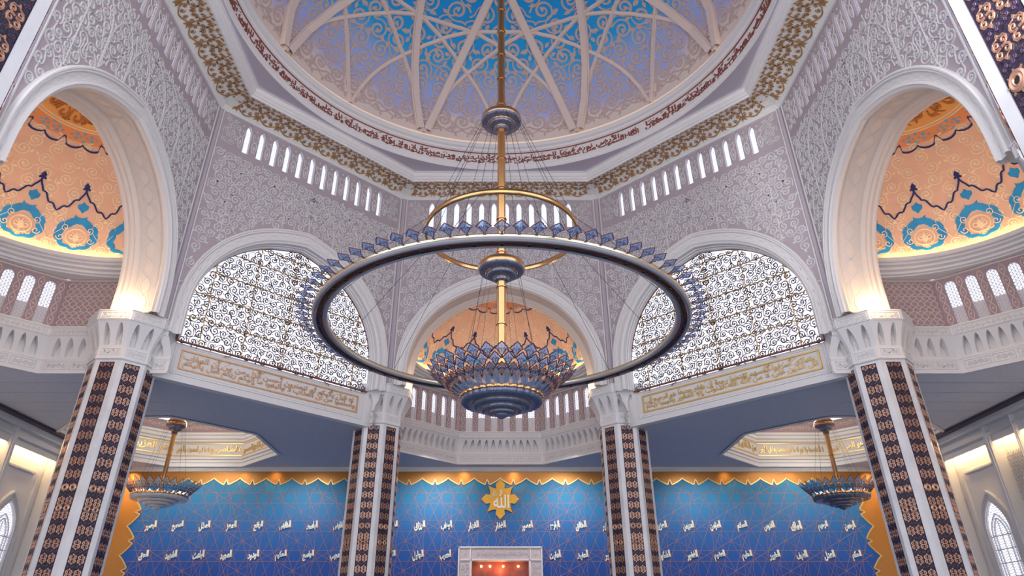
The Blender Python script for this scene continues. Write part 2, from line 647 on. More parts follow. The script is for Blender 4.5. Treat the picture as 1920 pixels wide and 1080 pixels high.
def wall_relief_mesh(seed):
    mb = MB()

    def inside(u, v, r):
        return abs(u) + r < 4.02 and v + r < 16.66 and (abs(u) - r * .8 > OUT[0] or v - r * .85 > arch_z(u, *OUT)) and v - r > ZB
    scroll_field(mb, FM, inside, -4, 4, 9.6, 16.6, 0.36, 0.023, 0.022, leaf=0.32, turns=1.45, seed=seed, detail=16)
    # overlapping pointed arcades drawn as double lines
    for c in np.arange(-3.15, 3.2, 1.05):
        for off in (0.0,):
            p = arch_pts(1.03 - off, 14.9, 1.35 - off, 9.8, 10, 0.25)
            p[:, 0] += c
            q = p[(np.abs(p[:, 0]) < 3.9)]
            runs, cur = [], []
            for a in q:
                lowz = arch_z(a[0], *OUT) + 0.05 if abs(a[0]) < OUT[0] else ZB
                if len(cur) and np.hypot(*(a - cur[-1])) > 2.0 and a[1] < 11:
                    pass
                if a[1] < lowz:
                    a = np.array([a[0], lowz])
                cur.append(a)
            if len(cur) > 2:
                ribbon(mb, cur, 0.014, 0.03, FM)
    # slit band: pointed ovals between the slits and fine scrolls at the ends
    for i in range(13):
        c = (i - 6) * SL_P
        t = np.linspace(0, 2 * PI, 19)[:-1]
        ribbon(mb, np.stack([c + .085 * np.sin(t) * (1 - .25 * np.cos(t)), 17.05 + .24 * -np.cos(t)], -1), .02, .025, FM, closed=True)
        prism(mb, [(c, 17.17), (c + .035, 17.05), (c, 16.9), (c - .035, 17.05)], .02, FM)
        for s in (-1, 1):
            ribbon(mb, spiral(c + s * .065, 17.55, .065, PI / 2, 1.3, -s, 10), .015, .022, FM)
            ribbon(mb, [(c + s * .02, 17.3), (c + s * .1, 17.42), (c + s * .11, 17.55)], .014, .022, FM)
        prism(mb, bud_poly(c, 17.78, .035, PI / 2, 7), .02, FM)
    scroll_field(mb, FM, lambda u, v, r: 3.2 < abs(u) - r and abs(u) + r < 3.95 and 16.6 < v - r and v + r < 18.0, -4, 4, 16.6, 18, .26, .013, .018, leaf=.2, turns=1.4, seed=seed + 3, detail=12)
    # borders
    for s in (-1, 1):
        ribbon(mb, [(s * 4.0, ZB), (s * 4.0, ZT - .06)], .028, .035, FM)
    ribbon(mb, [(-4.0, ZT - .05), (4.0, ZT - .05)], .03, .04, FM)
    return mb.mesh('relief', 'relief')


def pilaster_mesh():
    mb = MB()
    for s in (-1, 1):
        a = np.array([s * 4.05, s * 4.1421])
        mb.grid(np.stack([FM(a, np.full(2, ZB), np.full(2, .03)), FM(a, np.full(2, ZT), np.full(2, .03))], 1))
    return mb.mesh('corner_strip', 'spandrel')


NA = 24
A_OUT = arch_pts(*OUT, ZB, NA)
A_INN = arch_pts(*INN, ZB, NA)


def arch_trim_mesh(prof, zb=ZB):
    """profile of (t, h): t runs from the outer arch (0) to the opening (1)"""
    mb = MB()
    ao, ai = A_OUT.copy(), A_INN.copy()
    ao[0, 1] = ao[-1, 1] = ai[0, 1] = ai[-1, 1] = zb
    P = []
    for t, h in prof:
        q = ao * (1 - t) + ai * t
        P.append(FM(q[:, 0], q[:, 1], np.full(len(q), h)))
    mb.grid(np.stack(P, 1))
    return mb


def arch_band(i, t, h):
    """i: index along the arch, t across"""
    i = np.clip(np.asarray(i, float), 0, len(A_OUT) - 1.001)
    k = i.astype(int)
    fr = (i - k)[:, None]
    o = A_OUT[k] * (1 - fr) + A_OUT[k + 1] * fr
    n = A_INN[k] * (1 - fr) + A_INN[k + 1] * fr
    q = o * (1 - t)[:, None] + n * t[:, None]
    return FM(q[:, 0], q[:, 1], h)


ARC = np.concatenate([[0], np.cumsum(np.hypot(*np.diff(A_INN, axis=0).T))])


def s_to_i(s):
    return np.interp(s, ARC, np.arange(len(ARC)))


def band_relief_mesh():
    mb = MB()
    n = int(ARC[-1] / .42)
    for j in range(n):
        s0, s1 = ARC[-1] * j / n, ARC[-1] * (j + 1) / n
        for a, b in (((s0, .36), (s1, .64)), ((s0, .64), (s1, .36))):
            q = np.linspace(0, 1, 5)
            sp = np.stack([s_to_i(a[0] + (b[0] - a[0]) * q), a[1] + (b[1] - a[1]) * q], -1)
            W = []
            for off in (-1, 1):
                W.append(arch_band(sp[:, 0], sp[:, 1] + off * .022, np.full(5, .052)))
            mb.grid(np.stack(W, 1))
    return mb.mesh('band_relief', 'relief')


def intrados_map(i, d, h):
    i = np.clip(np.asarray(i, float), 0, len(A_INN) - 1.001)
    k = i.astype(int)
    fr = (i - k)[:, None]
    q = A_INN[k] * (1 - fr) + A_INN[k + 1] * fr
    return FM(q[:, 0] * (1 - h / 3.5), q[:, 1] - h * (q[:, 1] - 10.0) / 4.0, -d)


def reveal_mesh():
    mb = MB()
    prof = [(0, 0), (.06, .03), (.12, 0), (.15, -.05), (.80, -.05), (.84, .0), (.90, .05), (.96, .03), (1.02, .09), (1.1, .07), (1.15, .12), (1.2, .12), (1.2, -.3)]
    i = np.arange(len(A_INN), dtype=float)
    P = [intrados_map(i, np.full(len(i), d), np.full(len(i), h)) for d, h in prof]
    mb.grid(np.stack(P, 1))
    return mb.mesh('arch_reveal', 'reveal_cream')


def reveal_relief_mesh():
    mb = MB()
    n = int(ARC[-1] / .55)
    for j in range(n):
        q = np.linspace(0, 1, 9)
        s = ARC[-1] * (j + q) / n
        for sg in (-1, 1):
            for amp in (.24, .15):
                d = .475 + sg * amp * np.sin(PI * q)
                W = [intrados_map(s_to_i(s), d + o * .012, np.full(9, -.035)) for o in (-1, 1)]
                mb.grid(np.stack(W, 1))
            c = ARC[-1] * (j + (1 if sg > 0 else 0)) / n
            for cc, rr in ((.475 + sg * .2, .085),):
                a = np.linspace(0, 2.2 * 2 * PI / 2, 12)
                r2 = rr * (1 - a / a[-1] * .7)
                ss = np.clip(c + r2 * np.cos(a), 0, ARC[-1])
                dd = cc + r2 * np.sin(a)
                W = [intrados_map(s_to_i(ss), dd + o * .010, np.full(12, -.035)) for o in (-1, 1)]
                mb.grid(np.stack(W, 1))
    for d in (.18, .77):
        q = np.linspace(0, ARC[-1], 60)
        W = [intrados_map(s_to_i(q), np.full(60, d + o * .014), np.full(60, -.03)) for o in (-1, 1)]
        mb.grid(np.stack(W, 1))
    return mb.mesh('reveal_relief', 'relief')


ME_WALL = wall_mesh()
ME_REL = [wall_relief_mesh(3), wall_relief_mesh(11)]
ME_PIL = pilaster_mesh()
ME_BAND = band_relief_mesh()
TRIM_PROF = [(0, 0), (0, .10), (.06, .14), (.14, .14), (.17, .10), (.20, .12), (.26, .12), (.30, .04), (.32, .05), (.68, .05), (.70, .04), (.73, .11), (.84, .13), (.90, .09), (1.0, .06), (1.0, 0)]
ME_TRIM = arch_trim_mesh(TRIM_PROF).mesh('arch_moulding', 'white_moulding')
ME_TRIMW = arch_trim_mesh(TRIM_PROF[:-1] + [(1.0, -.10), (1.06, -.12), (1.06, -.2), (1.12, -.22), (1.12, -.42)], 9.5).mesh('arch_moulding', 'white_moulding')
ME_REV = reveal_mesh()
ME_REVR = reveal_relief_mesh()

FACES = {'front': 0.0, 'right': -PI / 2, 'left': PI / 2, 'front_right': -PI / 4, 'front_left': PI / 4}
for nm, rz in FACES.items():
    w = struct('wall_' + nm, ME_WALL, rz=rz)
    diag = '_' in nm
    link('relief_ornament', ME_REL[1 if diag else 0], w)
    link('corner_strip', ME_PIL, w)
    link('arch_moulding', ME_TRIMW if diag else ME_TRIM, w)
    link('arch_ornament', ME_BAND, w)
    if not diag:
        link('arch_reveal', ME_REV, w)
        link('reveal_ornament', ME_REVR, w)

# ------------------------------------------------------------------ windows
WIN = [0]


def window(me, pane, loc=(0, 0, 0), rz=0.0):
    WIN[0] += 1
    o = struct('window_%d' % WIN[0], me, loc, rz)
    link('pane', pane, o)
    return o


def slit_meshes():
    f = lambda u, v, h: np.stack([u, -np.asarray(h) + 0 * u, v + 0 * u], -1)
    mb = MB()
    for k in range(15):
        z = SL_Z0 + .045 + k * .09
        x = np.linspace(-SL_W, SL_W, 9)
        flat(mb, np.stack([x, z + .02 * np.where(np.arange(9) % 2, 1, -1)], -1), .007, f)
    for x in (-.1, -.0625, 0, .0625, .1):
        zt = float(slit_top(np.array([x]))[0])
        z = np.linspace(SL_Z0, zt, 29)
        flat(mb, np.stack([x + .014 * np.where(np.arange(29) % 2, 1, -1), z], -1), .006, f)
    x = np.linspace(-SL_W, SL_W, 9)
    o = np.concatenate([[(-SL_W, SL_Z0)], np.stack([x, slit_top(x)], -1), [(SL_W, SL_Z0)]])
    ribbon(mb, np.concatenate([o, o[:1]]), .018, .02, f)
    lat = mb.mesh('slit_lattice', 'slit_lattice')
    pn = MB()
    prism(pn, o, .01, f, h0=-.06)
    return lat, pn.mesh('pane', 'window_glass')


ME_SL, ME_SLP = slit_meshes()
for nm, rz in FACES.items():
    c, s = math.cos(rz), math.sin(rz)
    for u in SLITS:
        y = R0 + .08
        window(ME_SL, ME_SLP, (u * c - y * s, u * s + y * c, 0), rz)

# great arched windows of the two diagonal walls, behind scrolled grilles
WD = R0 + .42
WIN_A = (3.50, 10.3, 3.62)


def great_window_meshes():
    f = face_map(WD)
    zb = 9.5
    inside = lambda u, v, r: abs(u) + r < 3.5 and v - r > zb - .1 and v + r < arch_z(u, *WIN_A) + .02
    mb = MB()
    scroll_field(mb, f, inside, -3.5, 3.5, zb, 14, .30, .0165, .02, leaf=.2, turns=1.5, seed=5, detail=15)
    inside2 = lambda u, v, r: abs(u) < 3.48 and zb < v < arch_z(u, *WIN_A)
    for j in range(31):
        z = zb + .15 + j * .15
        for i in range(-12, 13):
            u = (i + .25 * (j % 2)) * .30
            if inside2(u, z, 0) and inside2(u + .14, z + .1, 0):
                a = np.linspace(0, 1, 6)
                ribbon(mb, np.stack([u + .14 * a, z + .05 * np.sin(a * 2 * PI) * (1 if i % 2 else -1)], -1), .010, .015, f)
    gr = mb.mesh('scrolled_grille', 'grille')
    bars = MB()
    for z in (10.35, 11.2, 12.05, 12.9, 13.5):
        hw = 3.5 * math.sqrt(max(0, 1 - max(0, (z - WIN_A[1]) / WIN_A[2]) ** 2)) * .97
        q = np.linspace(-hw, hw, 60)
        ribbon(bars, np.stack([q, z + .018 * np.sin(q * 26)], -1), .022, .03, f)
    for u in (-2.8, -1.4, 0, 1.4, 2.8):
        q = np.linspace(zb, float(arch_z(u, *WIN_A)), 40)
        ribbon(bars, np.stack([u + .012 * np.sin(q * 26), q], -1), .017, .03, f)
    br = bars.mesh('glazing_bars', 'grille_gold')
    fr = MB()
    a = arch_pts(*WIN_A, zb, NA)
    ribbon(fr, np.concatenate([a, a[:1]]), .035, .05, f)
    pn = MB()
    pa = arch_pts(*WIN_A, zb, NA)
    prism(pn, pa, .02, f, h0=-.10)
    return fr.mesh('window_frame', 'frame_brown'), gr, br, pn.mesh('pane', 'window_glass')


GW = great_window_meshes()
for nm in ('front_left', 'front_right'):
    o = window(GW[0], GW[3], rz=FACES[nm])
    link('scrolled_grille', GW[1], o)
    link('glazing_bars', GW[2], o)

# beams under the great windows, each carrying a framed inscription
BD = R0 + .50
ME_BEAM = MB()
bf = face_map(0)
pr_ = [(-.3, ZC), (0, ZC), (0, 9.46), (-.06, 9.5), (-.3, 9.5)]
ME_BEAM.grid(np.stack([np.array([(u, BD - h, z) for h, z in pr_]) for u in (-4.2, 4.2)], 0))
fB = face_map(BD)
rect_frame(ME_BEAM, fB, -3.42, 3.42, 8.52, 9.44, .018, .03)
rect_frame(ME_BEAM, fB, -3.36, 3.36, 8.58, 9.38, .012, .02)
ME_BEAM = ME_BEAM.mesh('beam', 'white_moulding')
for k, nm in enumerate(('front_left', 'front_right')):
    struct('trim_%d' % (k + 1), ME_BEAM, rz=FACES[nm])

VERSES = {'front_right': 'قل يعبادى الذين أسرفوا على أنفسهم لا تقنطوا من رحمة الله إن الله يغفر الذنوب جميعا إنه هو الغفور الرحيم وأنيبوا إلى ربكم',
          'front_left': 'وأسلموا له من قبل أن يأتيكم العذاب ثم لا تنصرون واتبعوا أحسن ما أنزل إليكم من ربكم من قبل أن يأتيكم العذاب'}
for nm, lab in (('front_left', 'gold framed Arabic inscription on the beam under the left arched window'),
                ('front_right', 'gold framed Arabic inscription on the beam under the right arched window')):
    fr = MB()
    for z in (8.70, 9.27):
        ribbon(fr, [(-3.22, z), (3.22, z)], .03, .05, fB)
    for u in (-3.2, 3.2):
        ribbon(fr, [(u, 8.70), (u, 9.27)], .03, .05, fB)
    t = thing('inscription_panel', lab, 'inscription', rz=FACES[nm], me=fr.mesh('panel_frame', 'gold_paint' if nm == 'front_right' else 'copper_paint'))
    mb = MB()
    vw = VERSES[nm].split()
    add_text(mb, text_geo(' '.join(vw[0::2]), .024), fB, -3.10, 3.12, 8.74, 9.06, .03)
    add_text(mb, text_geo(' '.join(vw[1::2]), .024), fB, -3.12, 3.04, 8.92, 9.24, .03)
    rnd = random.Random(4)
    for i in range(50):
        u, v = rnd.uniform(-3.05, 3.05), rnd.uniform(8.77, 9.2)
        ribbon(mb, [(u, v), (u + .08, v + .04)], .010, .02, fB)
    link('lettering', mb.mesh('lettering', 'gold_paint' if nm == 'front_right' else 'copper_paint'), t)

# ------------------------------------------------------------------ gilded cornice, drum and dome
OCT = [(math.cos(PI / 8 + k * PI / 4), math.sin(PI / 8 + k * PI / 4)) for k in range(8)]
SEC = 1 / math.cos(PI / 8)


def oct_loft(mb, prof, closed=True):
    """profile of (apothem, z) carried round the octagon"""
    P = [[(r * SEC * c, r * SEC * s, z) for c, s in OCT] for r, z in prof]
    mb.grid(np.array(P), cv=True)


mb = MB()
oct_loft(mb, [(10.05, 18.06), (9.96, 18.06), (9.93, 18.10), (9.90, 18.10)])
oct_loft(mb, [(8.78, 18.13), (8.74, 18.13), (8.74, 18.20), (8.68, 18.22), (8.68, 18.30), (8.63, 18.33), (8.63, 18.42), (8.60, 18.45), (8.60, 18.47), (8.52, 18.47)])
trim3 = struct('trim_3', mb.mesh('cornice_moulding', 'white_moulding'))
mb = MB()
oct_loft(mb, [(9.92, 18.08), (9.80, 18.16), (9.5, 18.24), (9.1, 18.24), (8.76, 18.14)])
link('cornice_bed', mb.mesh('cornice_bed', 'cornice_foil'), trim3)


def cornice_map(theta):
    c, s = math.cos(theta), math.sin(theta)

    def f(u, v, h):
        u = np.asarray(u, float)
        r = 9.92 - v
        z = np.interp(v, [0, .12, .42, .82, 1.16], [18.08, 18.16, 18.24, 18.24, 18.14]) - h
        return np.stack([r * c + u * s, r * s - u * c, z], -1)
    return f


def cornice_lattice():
    mb = MB()
    f = cornice_map(PI / 2)
    n = 9
    d = 2 * 3.72 / n
    for i in range(n):
        c = -3.72 + (i + .5) * d
        q = np.linspace(0, 1, 21)
        # scalloped lower edge and its leaf tips
        ribbon(mb, np.stack([c - d / 2 + q * d, .30 - .22 * np.sin(q * PI)], -1), .020, .02, f)
        prism(mb, leaf_poly(c - d / 2, .24, .15, -PI / 2 + .5), .02, f)
        prism(mb, leaf_poly(c - d / 2, .24, .15, -PI / 2 - .5), .02, f)
        # interlaced stems
        ribbon(mb, np.stack([c - d / 2 + q * d, .20 + .86 * np.abs(np.sin(q * PI))], -1), .015, .02, f)
        ribbon(mb, np.stack([c - d / 2 + q * d, 1.08 - .62 * np.sin(q * PI)], -1), .015, .02, f)
        prism(mb, leaf_poly(c, .98, .13, PI / 2), .02, f)
        for s in (-1, 1):
            for cx, cv, r, a in ((.13, .22, .085, PI / 2), (.28, .34, .09, -PI / 2), (.10, .52, .10, 0), (.31, .62, .10, PI / 2), (.13, .80, .09, PI), (.33, .88, .09, -1.0), (.20, 1.03, .07, 0)):
                sp = spiral(c + s * cx * d / .83, cv, r, a if s > 0 else PI - a, 1.35, s, 13)
                ribbon(mb, sp, .012, .02, f)
                prism(mb, bud_poly(sp[-1][0], sp[-1][1], .024, 0, 7), .02, f)
            for cx, cv, a in ((.06, .40, 1.0), (.22, .48, 2.2), (.20, .70, .6), (.36, .76, 1.8), (.05, .68, 1.4), (.38, .48, .3)):
                prism(mb, leaf_poly(c + s * cx, cv, .10, a if s > 0 else PI - a), .02, f)
    return mb.mesh('gilded_lattice', 'lattice_gold')


ME_CL = cornice_lattice()
for k in range(8):
    link('gilded_lattice', ME_CL, trim3, rz=k * PI / 4)

# spandrels between octagon and ring: 8 flat segments
RD, ZD, HD = 8.4, 19.9, 5.5
mb = MB()
n = 16
for k in range(8):
    a0 = PI / 8 + k * PI / 4
    P = []
    for j in range(n + 1):
        a = a0 + PI / 4 * j / n
        am = a0 + PI / 8
        ro = 8.56 / math.cos(a - am)
        P.append([(8.47 * math.cos(a), 8.47 * math.sin(a), 18.5), (ro * math.cos(a), ro * math.sin(a), 18.5)])
    mb.grid(np.array(P))
ceil_oct = struct('ceiling', mb.mesh('spandrel', 'spandrel'))

mb = MB()
lathe(mb, [(8.47, 18.50), (8.44, 18.49), (8.44, 18.58), (8.50, 18.60), (8.50, 18.70), (8.46, 18.72), (8.46, 18.82), (8.50, 18.84), (8.50, 19.42), (8.44, 19.45), (8.40, 19.52), (8.30, 19.56), (8.28, 19.66), (8.28, 19.74), (8.33, 19.74), (8.34, 19.66), (8.60, 19.66), (8.60, 19.9), (8.38, 19.905)], 160)
drum = struct('trim_4', mb.mesh('drum_ring', 'white_moulding'))
drum_f = lambda u, v, h: np.stack([(8.49 - h) * np.cos(u), (8.49 - h) * np.sin(u), v + 0 * u], -1)
mb = MB()
a = np.linspace(0, 2 * PI, 200, endpoint=False)
mb.grid(np.stack([drum_f(a, np.full(200, z), np.full(200, h)) for z, h in ((19.34, 0), (19.34, .02), (19.385, .02), (19.385, 0))], 1), cu=True)
link('red_line', mb.mesh('red_line', 'script_red'), drum)
NUR = 'الله نور السموت والأرض مثل نوره كمشكوة فيها مصباح المصباح فى زجاجة الزجاجة كأنها كوكب درى يوقد من شجرة مبركة زيتونة لا شرقية ولا غربية يكاد زيتها يضىء ولو لم تمسسه نار نور على نور يهدى الله لنوره من يشاء ويضرب الله الأمثل للناس والله بكل شىء عليم'
ALAM = 'ألم تر أن الله يسبح له من فى السموت والأرض والطير صفت كل قد علم صلاته وتسبيحه والله عليم بما يفعلون'
for s, a_right, a_left in ((NUR, 50, 186), (ALAM, -18, 48)):
    words_ = s.split()
    mb = MB()
    fx = lambda u, v, h: drum_f(np.radians(a_right + (a_left - a_right) * (1 - u)), v, h)
    add_text(mb, text_geo(' '.join(words_[0::2]), .016), fx, 0, 1, 18.77, 19.20, .02)
    add_text(mb, text_geo(' '.join(words_[1::2]), .016), fx, 0.004, .996, 18.93, 19.34, .02)
    rnd = random.Random(9)
    arc = math.radians(abs(a_left - a_right)) * 8.49
    fm2 = lambda u, v, h: fx(np.asarray(u, float) / arc, v, h)
    for i in range(int(arc * 4)):
        u, v = rnd.uniform(.1, arc - .1), rnd.choice((rnd.uniform(18.86, 18.95), rnd.uniform(19.14, 19.28), rnd.uniform(19.14, 19.28)))
        d = rnd.uniform(.08, .16)
        ribbon(mb, [(u, v), (u + d * .5, v + .015), (u + d, v + .05)] if i % 3 else [(u, v), (u + .03, v + .03)], .011, .015, fm2)
    link('lettering', mb.mesh('lettering', 'script_red'), drum)

# dome
dome_pt = lambda az, el, h: np.stack([(RD - h * np.cos(el)) * np.cos(el) * np.cos(az), (RD - h * np.cos(el)) * np.cos(el) * np.sin(az), ZD + (HD - h) * np.sin(el)], -1)
mb = MB()
E_ = np.linspace(0, PI / 2 * .995, 40)
A_ = np.linspace(0, 2 * PI, 128, endpoint=False)
mb.grid(np.stack([dome_pt(A_, np.full(128, e), np.zeros(128)) for e in E_], 0), cv=True)
dome = struct('ceiling', mb.mesh('dome', 'sky_mural', True))

# lower rim of the dome where the scrolls hang, arabesque scrolls over the mural
ELS = np.linspace(0, PI / 2, 400)
SA = np.concatenate([[0], np.cumsum(np.hypot(np.diff(RD * np.cos(ELS)), np.diff(HD * np.sin(ELS))))])


def dome_map(az0, scale_el):
    """local (u, v) in metres around azimuth az0, v = arc length up the dome"""
    def f(u, v, h):
        el = np.interp(v, SA, ELS)
        az = az0 + np.asarray(u, float) / (RD * math.cos(scale_el))
        return dome_pt(az, el, np.asarray(h) + 0 * el)
    return f


mb = MB()
rnd = random.Random(21)
rows = [(0.90, 64, .34), (1.55, 64, .37), (2.18, 56, .37), (2.82, 48, .38), (3.46, 48, .38), (4.12, 40, .40), (4.8, 32, .42), (5.5, 28, .42), (6.2, 24, .42), (6.9, 20, .42), (7.6, 12, .40)]
for ri, (v, n, r) in enumerate(rows):
    el = float(np.interp(v, SA, ELS))
    for k in range(n):
        az = (k + .5 * (ri % 2)) * 2 * PI / n
        # mirrored within each sixteenth
        sec = (az / (PI / 8)) % 2
        hd = 1 if sec < 1 else -1
        f = dome_map(az, el)
        rs = random.Random(int(round(abs(((az + PI / 8) % (PI / 4)) - PI / 8) * 1000)) + ri * 77)
        a0 = rs.uniform(0, 6.28)
        if hd < 0:
            a0 = PI - a0
        sp = spiral(0, v, r * 1.05, a0, 1.55, hd, 22)
        ww = np.concatenate([np.linspace(.035, .062, 11), np.linspace(.062, .038, 11)])
        ribbon(mb, sp, ww, .03, f)
        prism(mb, bud_poly(sp[-1][0], sp[-1][1], .10, a0, 9), .03, f)
        for am in (1.2, 4.0):
            prism(mb, leaf_poly(r * .95 * math.cos(a0 + hd * am), v + r * .95 * math.sin(a0 + hd * am), .27, a0 + hd * (am + 1.0)), .03, f)
        q = sp[0]
        tx, ty = math.sin(a0) * hd, -math.cos(a0) * hd
        ribbon(mb, [(q[0], q[1]), (q[0] + tx * .18, q[1] + ty * .18), (q[0] + tx * .34 + math.cos(a0) * .15, q[1] + ty * .34 + math.sin(a0) * .15)], .042, .03, f)
# hanging leaf border
for k in range(64):
    az = (k + .5) * 2 * PI / 64
    s = 1 if k % 2 else -1
    f = dome_map(az, .08)
    q = np.linspace(-1, 1, 13)
    ribbon(mb, np.stack([q * .42, .36 + .16 * q * q], -1), .035, .03, f)
    prism(mb, leaf_poly(.05 * s, .38, .24, PI / 2 + .4 * s), .03, f)
    prism(mb, leaf_poly(.12 * s, .36, .17, -PI / 2 + .3 * s), .03, f)
    prism(mb, leaf_poly(-.25 * s, .46, .22, PI / 2 - .9 * s), .03, f)
link('dome_arabesque', mb.mesh('dome_arabesque', 'scroll_beige'), dome)


def rib_strip(az, el, w, h, name):
    """raised rib along a path on the dome"""
    P = dome_pt(az, el, 0 * az)
    C0 = np.array([0, 0, ZD])
    nrm = C0 + np.array([0, 0, 1.0]) - P
    nrm /= np.linalg.norm(nrm, axis=1)[:, None]
    t = np.gradient(P, axis=0)
    t /= np.linalg.norm(t, axis=1)[:, None]
    b = np.cross(t, nrm)
    b /= np.linalg.norm(b, axis=1)[:, None]
    mb = MB()
    prof = [(1, -.03), (1, h * .55), (.80, h * .6), (.78, h), (-.78, h), (-.80, h * .6), (-1, h * .55), (-1, -.03)]
    mb.grid(np.stack([P + b * w * s + nrm * hh for s, hh in prof], 1))
    return mb.mesh(name, 'rib_cream')


q = np.linspace(0, 1, 64)
ph = np.radians(.2 + q * 179.6)
el = np.arctan(math.tan(math.radians(79)) * np.sin(ph))
me_r = rib_strip(math.radians(22.5 + .9) + np.radians(q * 178.2), np.maximum(el, 0), .17, .17, 'main_rib')
for k in range(8):
    link('main_rib', me_r, dome, rz=k * PI / 4)
tx = [0, 2, 4.2, 7, 11, 17, 24, 31, 38, 45]
te = [0, 9.5, 17.4, 23.7, 29.6, 36.0, 41.2, 44.1, 45.2, 45.4]
ph = np.linspace(0, 90, 48)
el = np.radians(np.interp(np.minimum(ph, 90 - ph), tx, te))
me_r = rib_strip(np.radians(ph), el, .075, .10, 'slender_rib')
for k in range(16):
    link('slender_rib', me_r, dome, rz=k * PI / 8)
mb = MB()
lathe(mb, [(.05, 25.2), (.5, 25.25), (.9, 25.15), (1.0, 25.3)], 32)
link('crown_boss', mb.mesh('crown_boss', 'rib_cream'), dome)
# lamp strip hidden behind the ring at the foot of the dome
mb = MB()
lathe(mb, [(8.38, 19.675), (8.50, 19.69), (8.50, 19.70), (8.38, 19.685)], 96)
link('cove_light', mb.mesh('cove_light', 'cove_lamp_soft'), drum)

# ------------------------------------------------------------------ niches with half domes behind the three open arches
NC = 11.54                     # centre of each niche from the hall's centre
NA0, NA1 = 4.53, 4.29          # foot and sill apothems
NH = 3.35                      # height of the niche dome
NZ = 11.58
NR = 3.78


def nface(k, dist):
    """facet k of the niche octagon (0 faces the hall, +-1 diagonal, +-2 sides), local frame of the front niche"""
    th = PI / 2 - k * PI / 4
    c, s = math.cos(th), math.sin(th)

    def f(u, v, h):
        u = np.asarray(u, float)
        r = dist - h
        return np.stack([r * c + u * s, NC + r * s - u * c, v + 0 * u], -1)
    return f


def flare_facet(mb, fm, a0, a1, z0, z1, arches, arec, ww=.36, vtop=.93, power=1.3, nv=30):
    """curved corbel facet with pointed recesses; fm(apothem) gives the frame of that apothem"""
    vs = np.linspace(0, 1, nv)
    av = a0 + (a1 - a0) * vs ** power
    hw = av * T8

    def pt(x, a, z):
        th, cx, cy = fm
        c, s = math.cos(th), math.sin(th)
        return np.stack([cx + a * c + x * s, cy + a * s - x * c, z], -1)
    zs = z0 + (z1 - z0) * vs
    g = np.where(vs < .06, 0.0, np.where(vs < .45, 1.0, np.sqrt(np.clip(1 - np.clip(vs - .45, 0, 1) / (vtop - .45), 0, 1))))
    n = arches
    cell = 2.0 * .92 / n
    P = [pt(-hw, av, zs), pt(-hw * .92, av, zs)]
    mb.grid(np.stack(P, 0))
    mb.grid(np.stack([pt(hw * .92, av, zs), pt(hw, av, zs)], 0))
    for i in range(n):
        c = -.92 + cell * (i + .5)
        half = cell * ww
        L, Rr = c - half * g, c + half * g
        ar = np.full(nv, arec)
        mb.grid(np.stack([pt(hw * (c - cell / 2), av, zs), pt(hw * L, av, zs)], 0))
        mb.grid(np.stack([pt(hw * Rr, av, zs), pt(hw * (c + cell / 2), av, zs)], 0))
        m = (g > 0)
        mb.grid(np.stack([pt(hw * L, av, zs), pt(hw * L, ar, zs), pt(hw * Rr, ar, zs), pt(hw * Rr, av, zs)], 0))


def niche_gallery():
    mb = MB()
    for k in (-2, -1, 0, 1, 2):
        th = PI / 2 - k * PI / 4
        f = lambda d: nface(k, d)
        hwf = NA0 * T8
        # foot band
        for (a0, z0), (a1, z1) in (((NA0 + .02, ZC), (NA0 - .03, ZC)), ((NA0 - .03, ZC), (NA0 - .03, 8.36)), ((NA0 - .03, 8.36), (NA0, 8.38)), ((NA0, 8.38), (NA0, 8.70)), ((NA0, 8.70), (NA0 - .02, 8.72)), ((NA0 - .02, 8.72), (NA0 - .02, 8.76)), ((NA0 - .02, 8.76), (NA0, 8.78))):
            mb.grid(np.stack([nface(k, a)(np.array([-a * T8, a * T8]), np.full(2, z), np.zeros(2)) for a, z in ((a0, z0), (a1, z1))], 0))
        flare_facet(mb, (th, 0, NC), NA0, NA1, 8.78, 9.36, 11 if abs(k) < 2 else 9, NA0 + .10, ww=.30)
        # sill band
        for (a0, z0), (a1, z1) in (((NA1, 9.36), (NA1 - .03, 9.38)), ((NA1 - .03, 9.38), (NA1 - .03, 9.60)), ((NA1 - .03, 9.60), (NA1 - .06, 9.62)), ((NA1 - .06, 9.62), (NA1 - .06, 9.66)), ((NA1 - .06, 9.66), (NA1 + .1, 9.66))):
            mb.grid(np.stack([nface(k, a)(np.array([-a * T8, a * T8]), np.full(2, z), np.zeros(2)) for a, z in ((a0, z0), (a1, z1))], 0))
    return mb.mesh('gallery_corbel', 'white_moulding')


def niche_gallery_relief():
    mb = MB()
    for k in (-2, -1, 0, 1, 2):
        f = nface(k, NA0)
        for u0, u1 in ((-1.75, -1.1), (-1.02, -.5), (-.42, .42), (.5, 1.02), (1.1, 1.75)):
            rect_frame(mb, f, u0, u1, 8.43, 8.66, .012, .02)
            running_scroll(mb, f, u0 + .03, u1 - .03, 8.46, 8.63, .012, .02, detail=9)
        f = nface(k, NA1 - .03)
        rect_frame(mb, f, -1.7, 1.7, 9.40, 9.58, .01, .015)
        running_scroll(mb, f, -1.67, 1.67, 9.42, 9.56, .010, .015, detail=9)
    return mb.mesh('gallery_scrolls', 'relief')


GW_W, GW_P = .155, .555
GW_U = [(i - 2.5) * GW_P for i in range(6)]
GW_Z0, GW_ZS, GW_ZT = 9.68, 10.92, 11.08
NWZ = 11.22


def gtop(x):
    a = np.clip(np.abs(x) / GW_W, 0, 1)
    return GW_ZS + (GW_ZT - GW_ZS) * np.sqrt(1 - a * a)


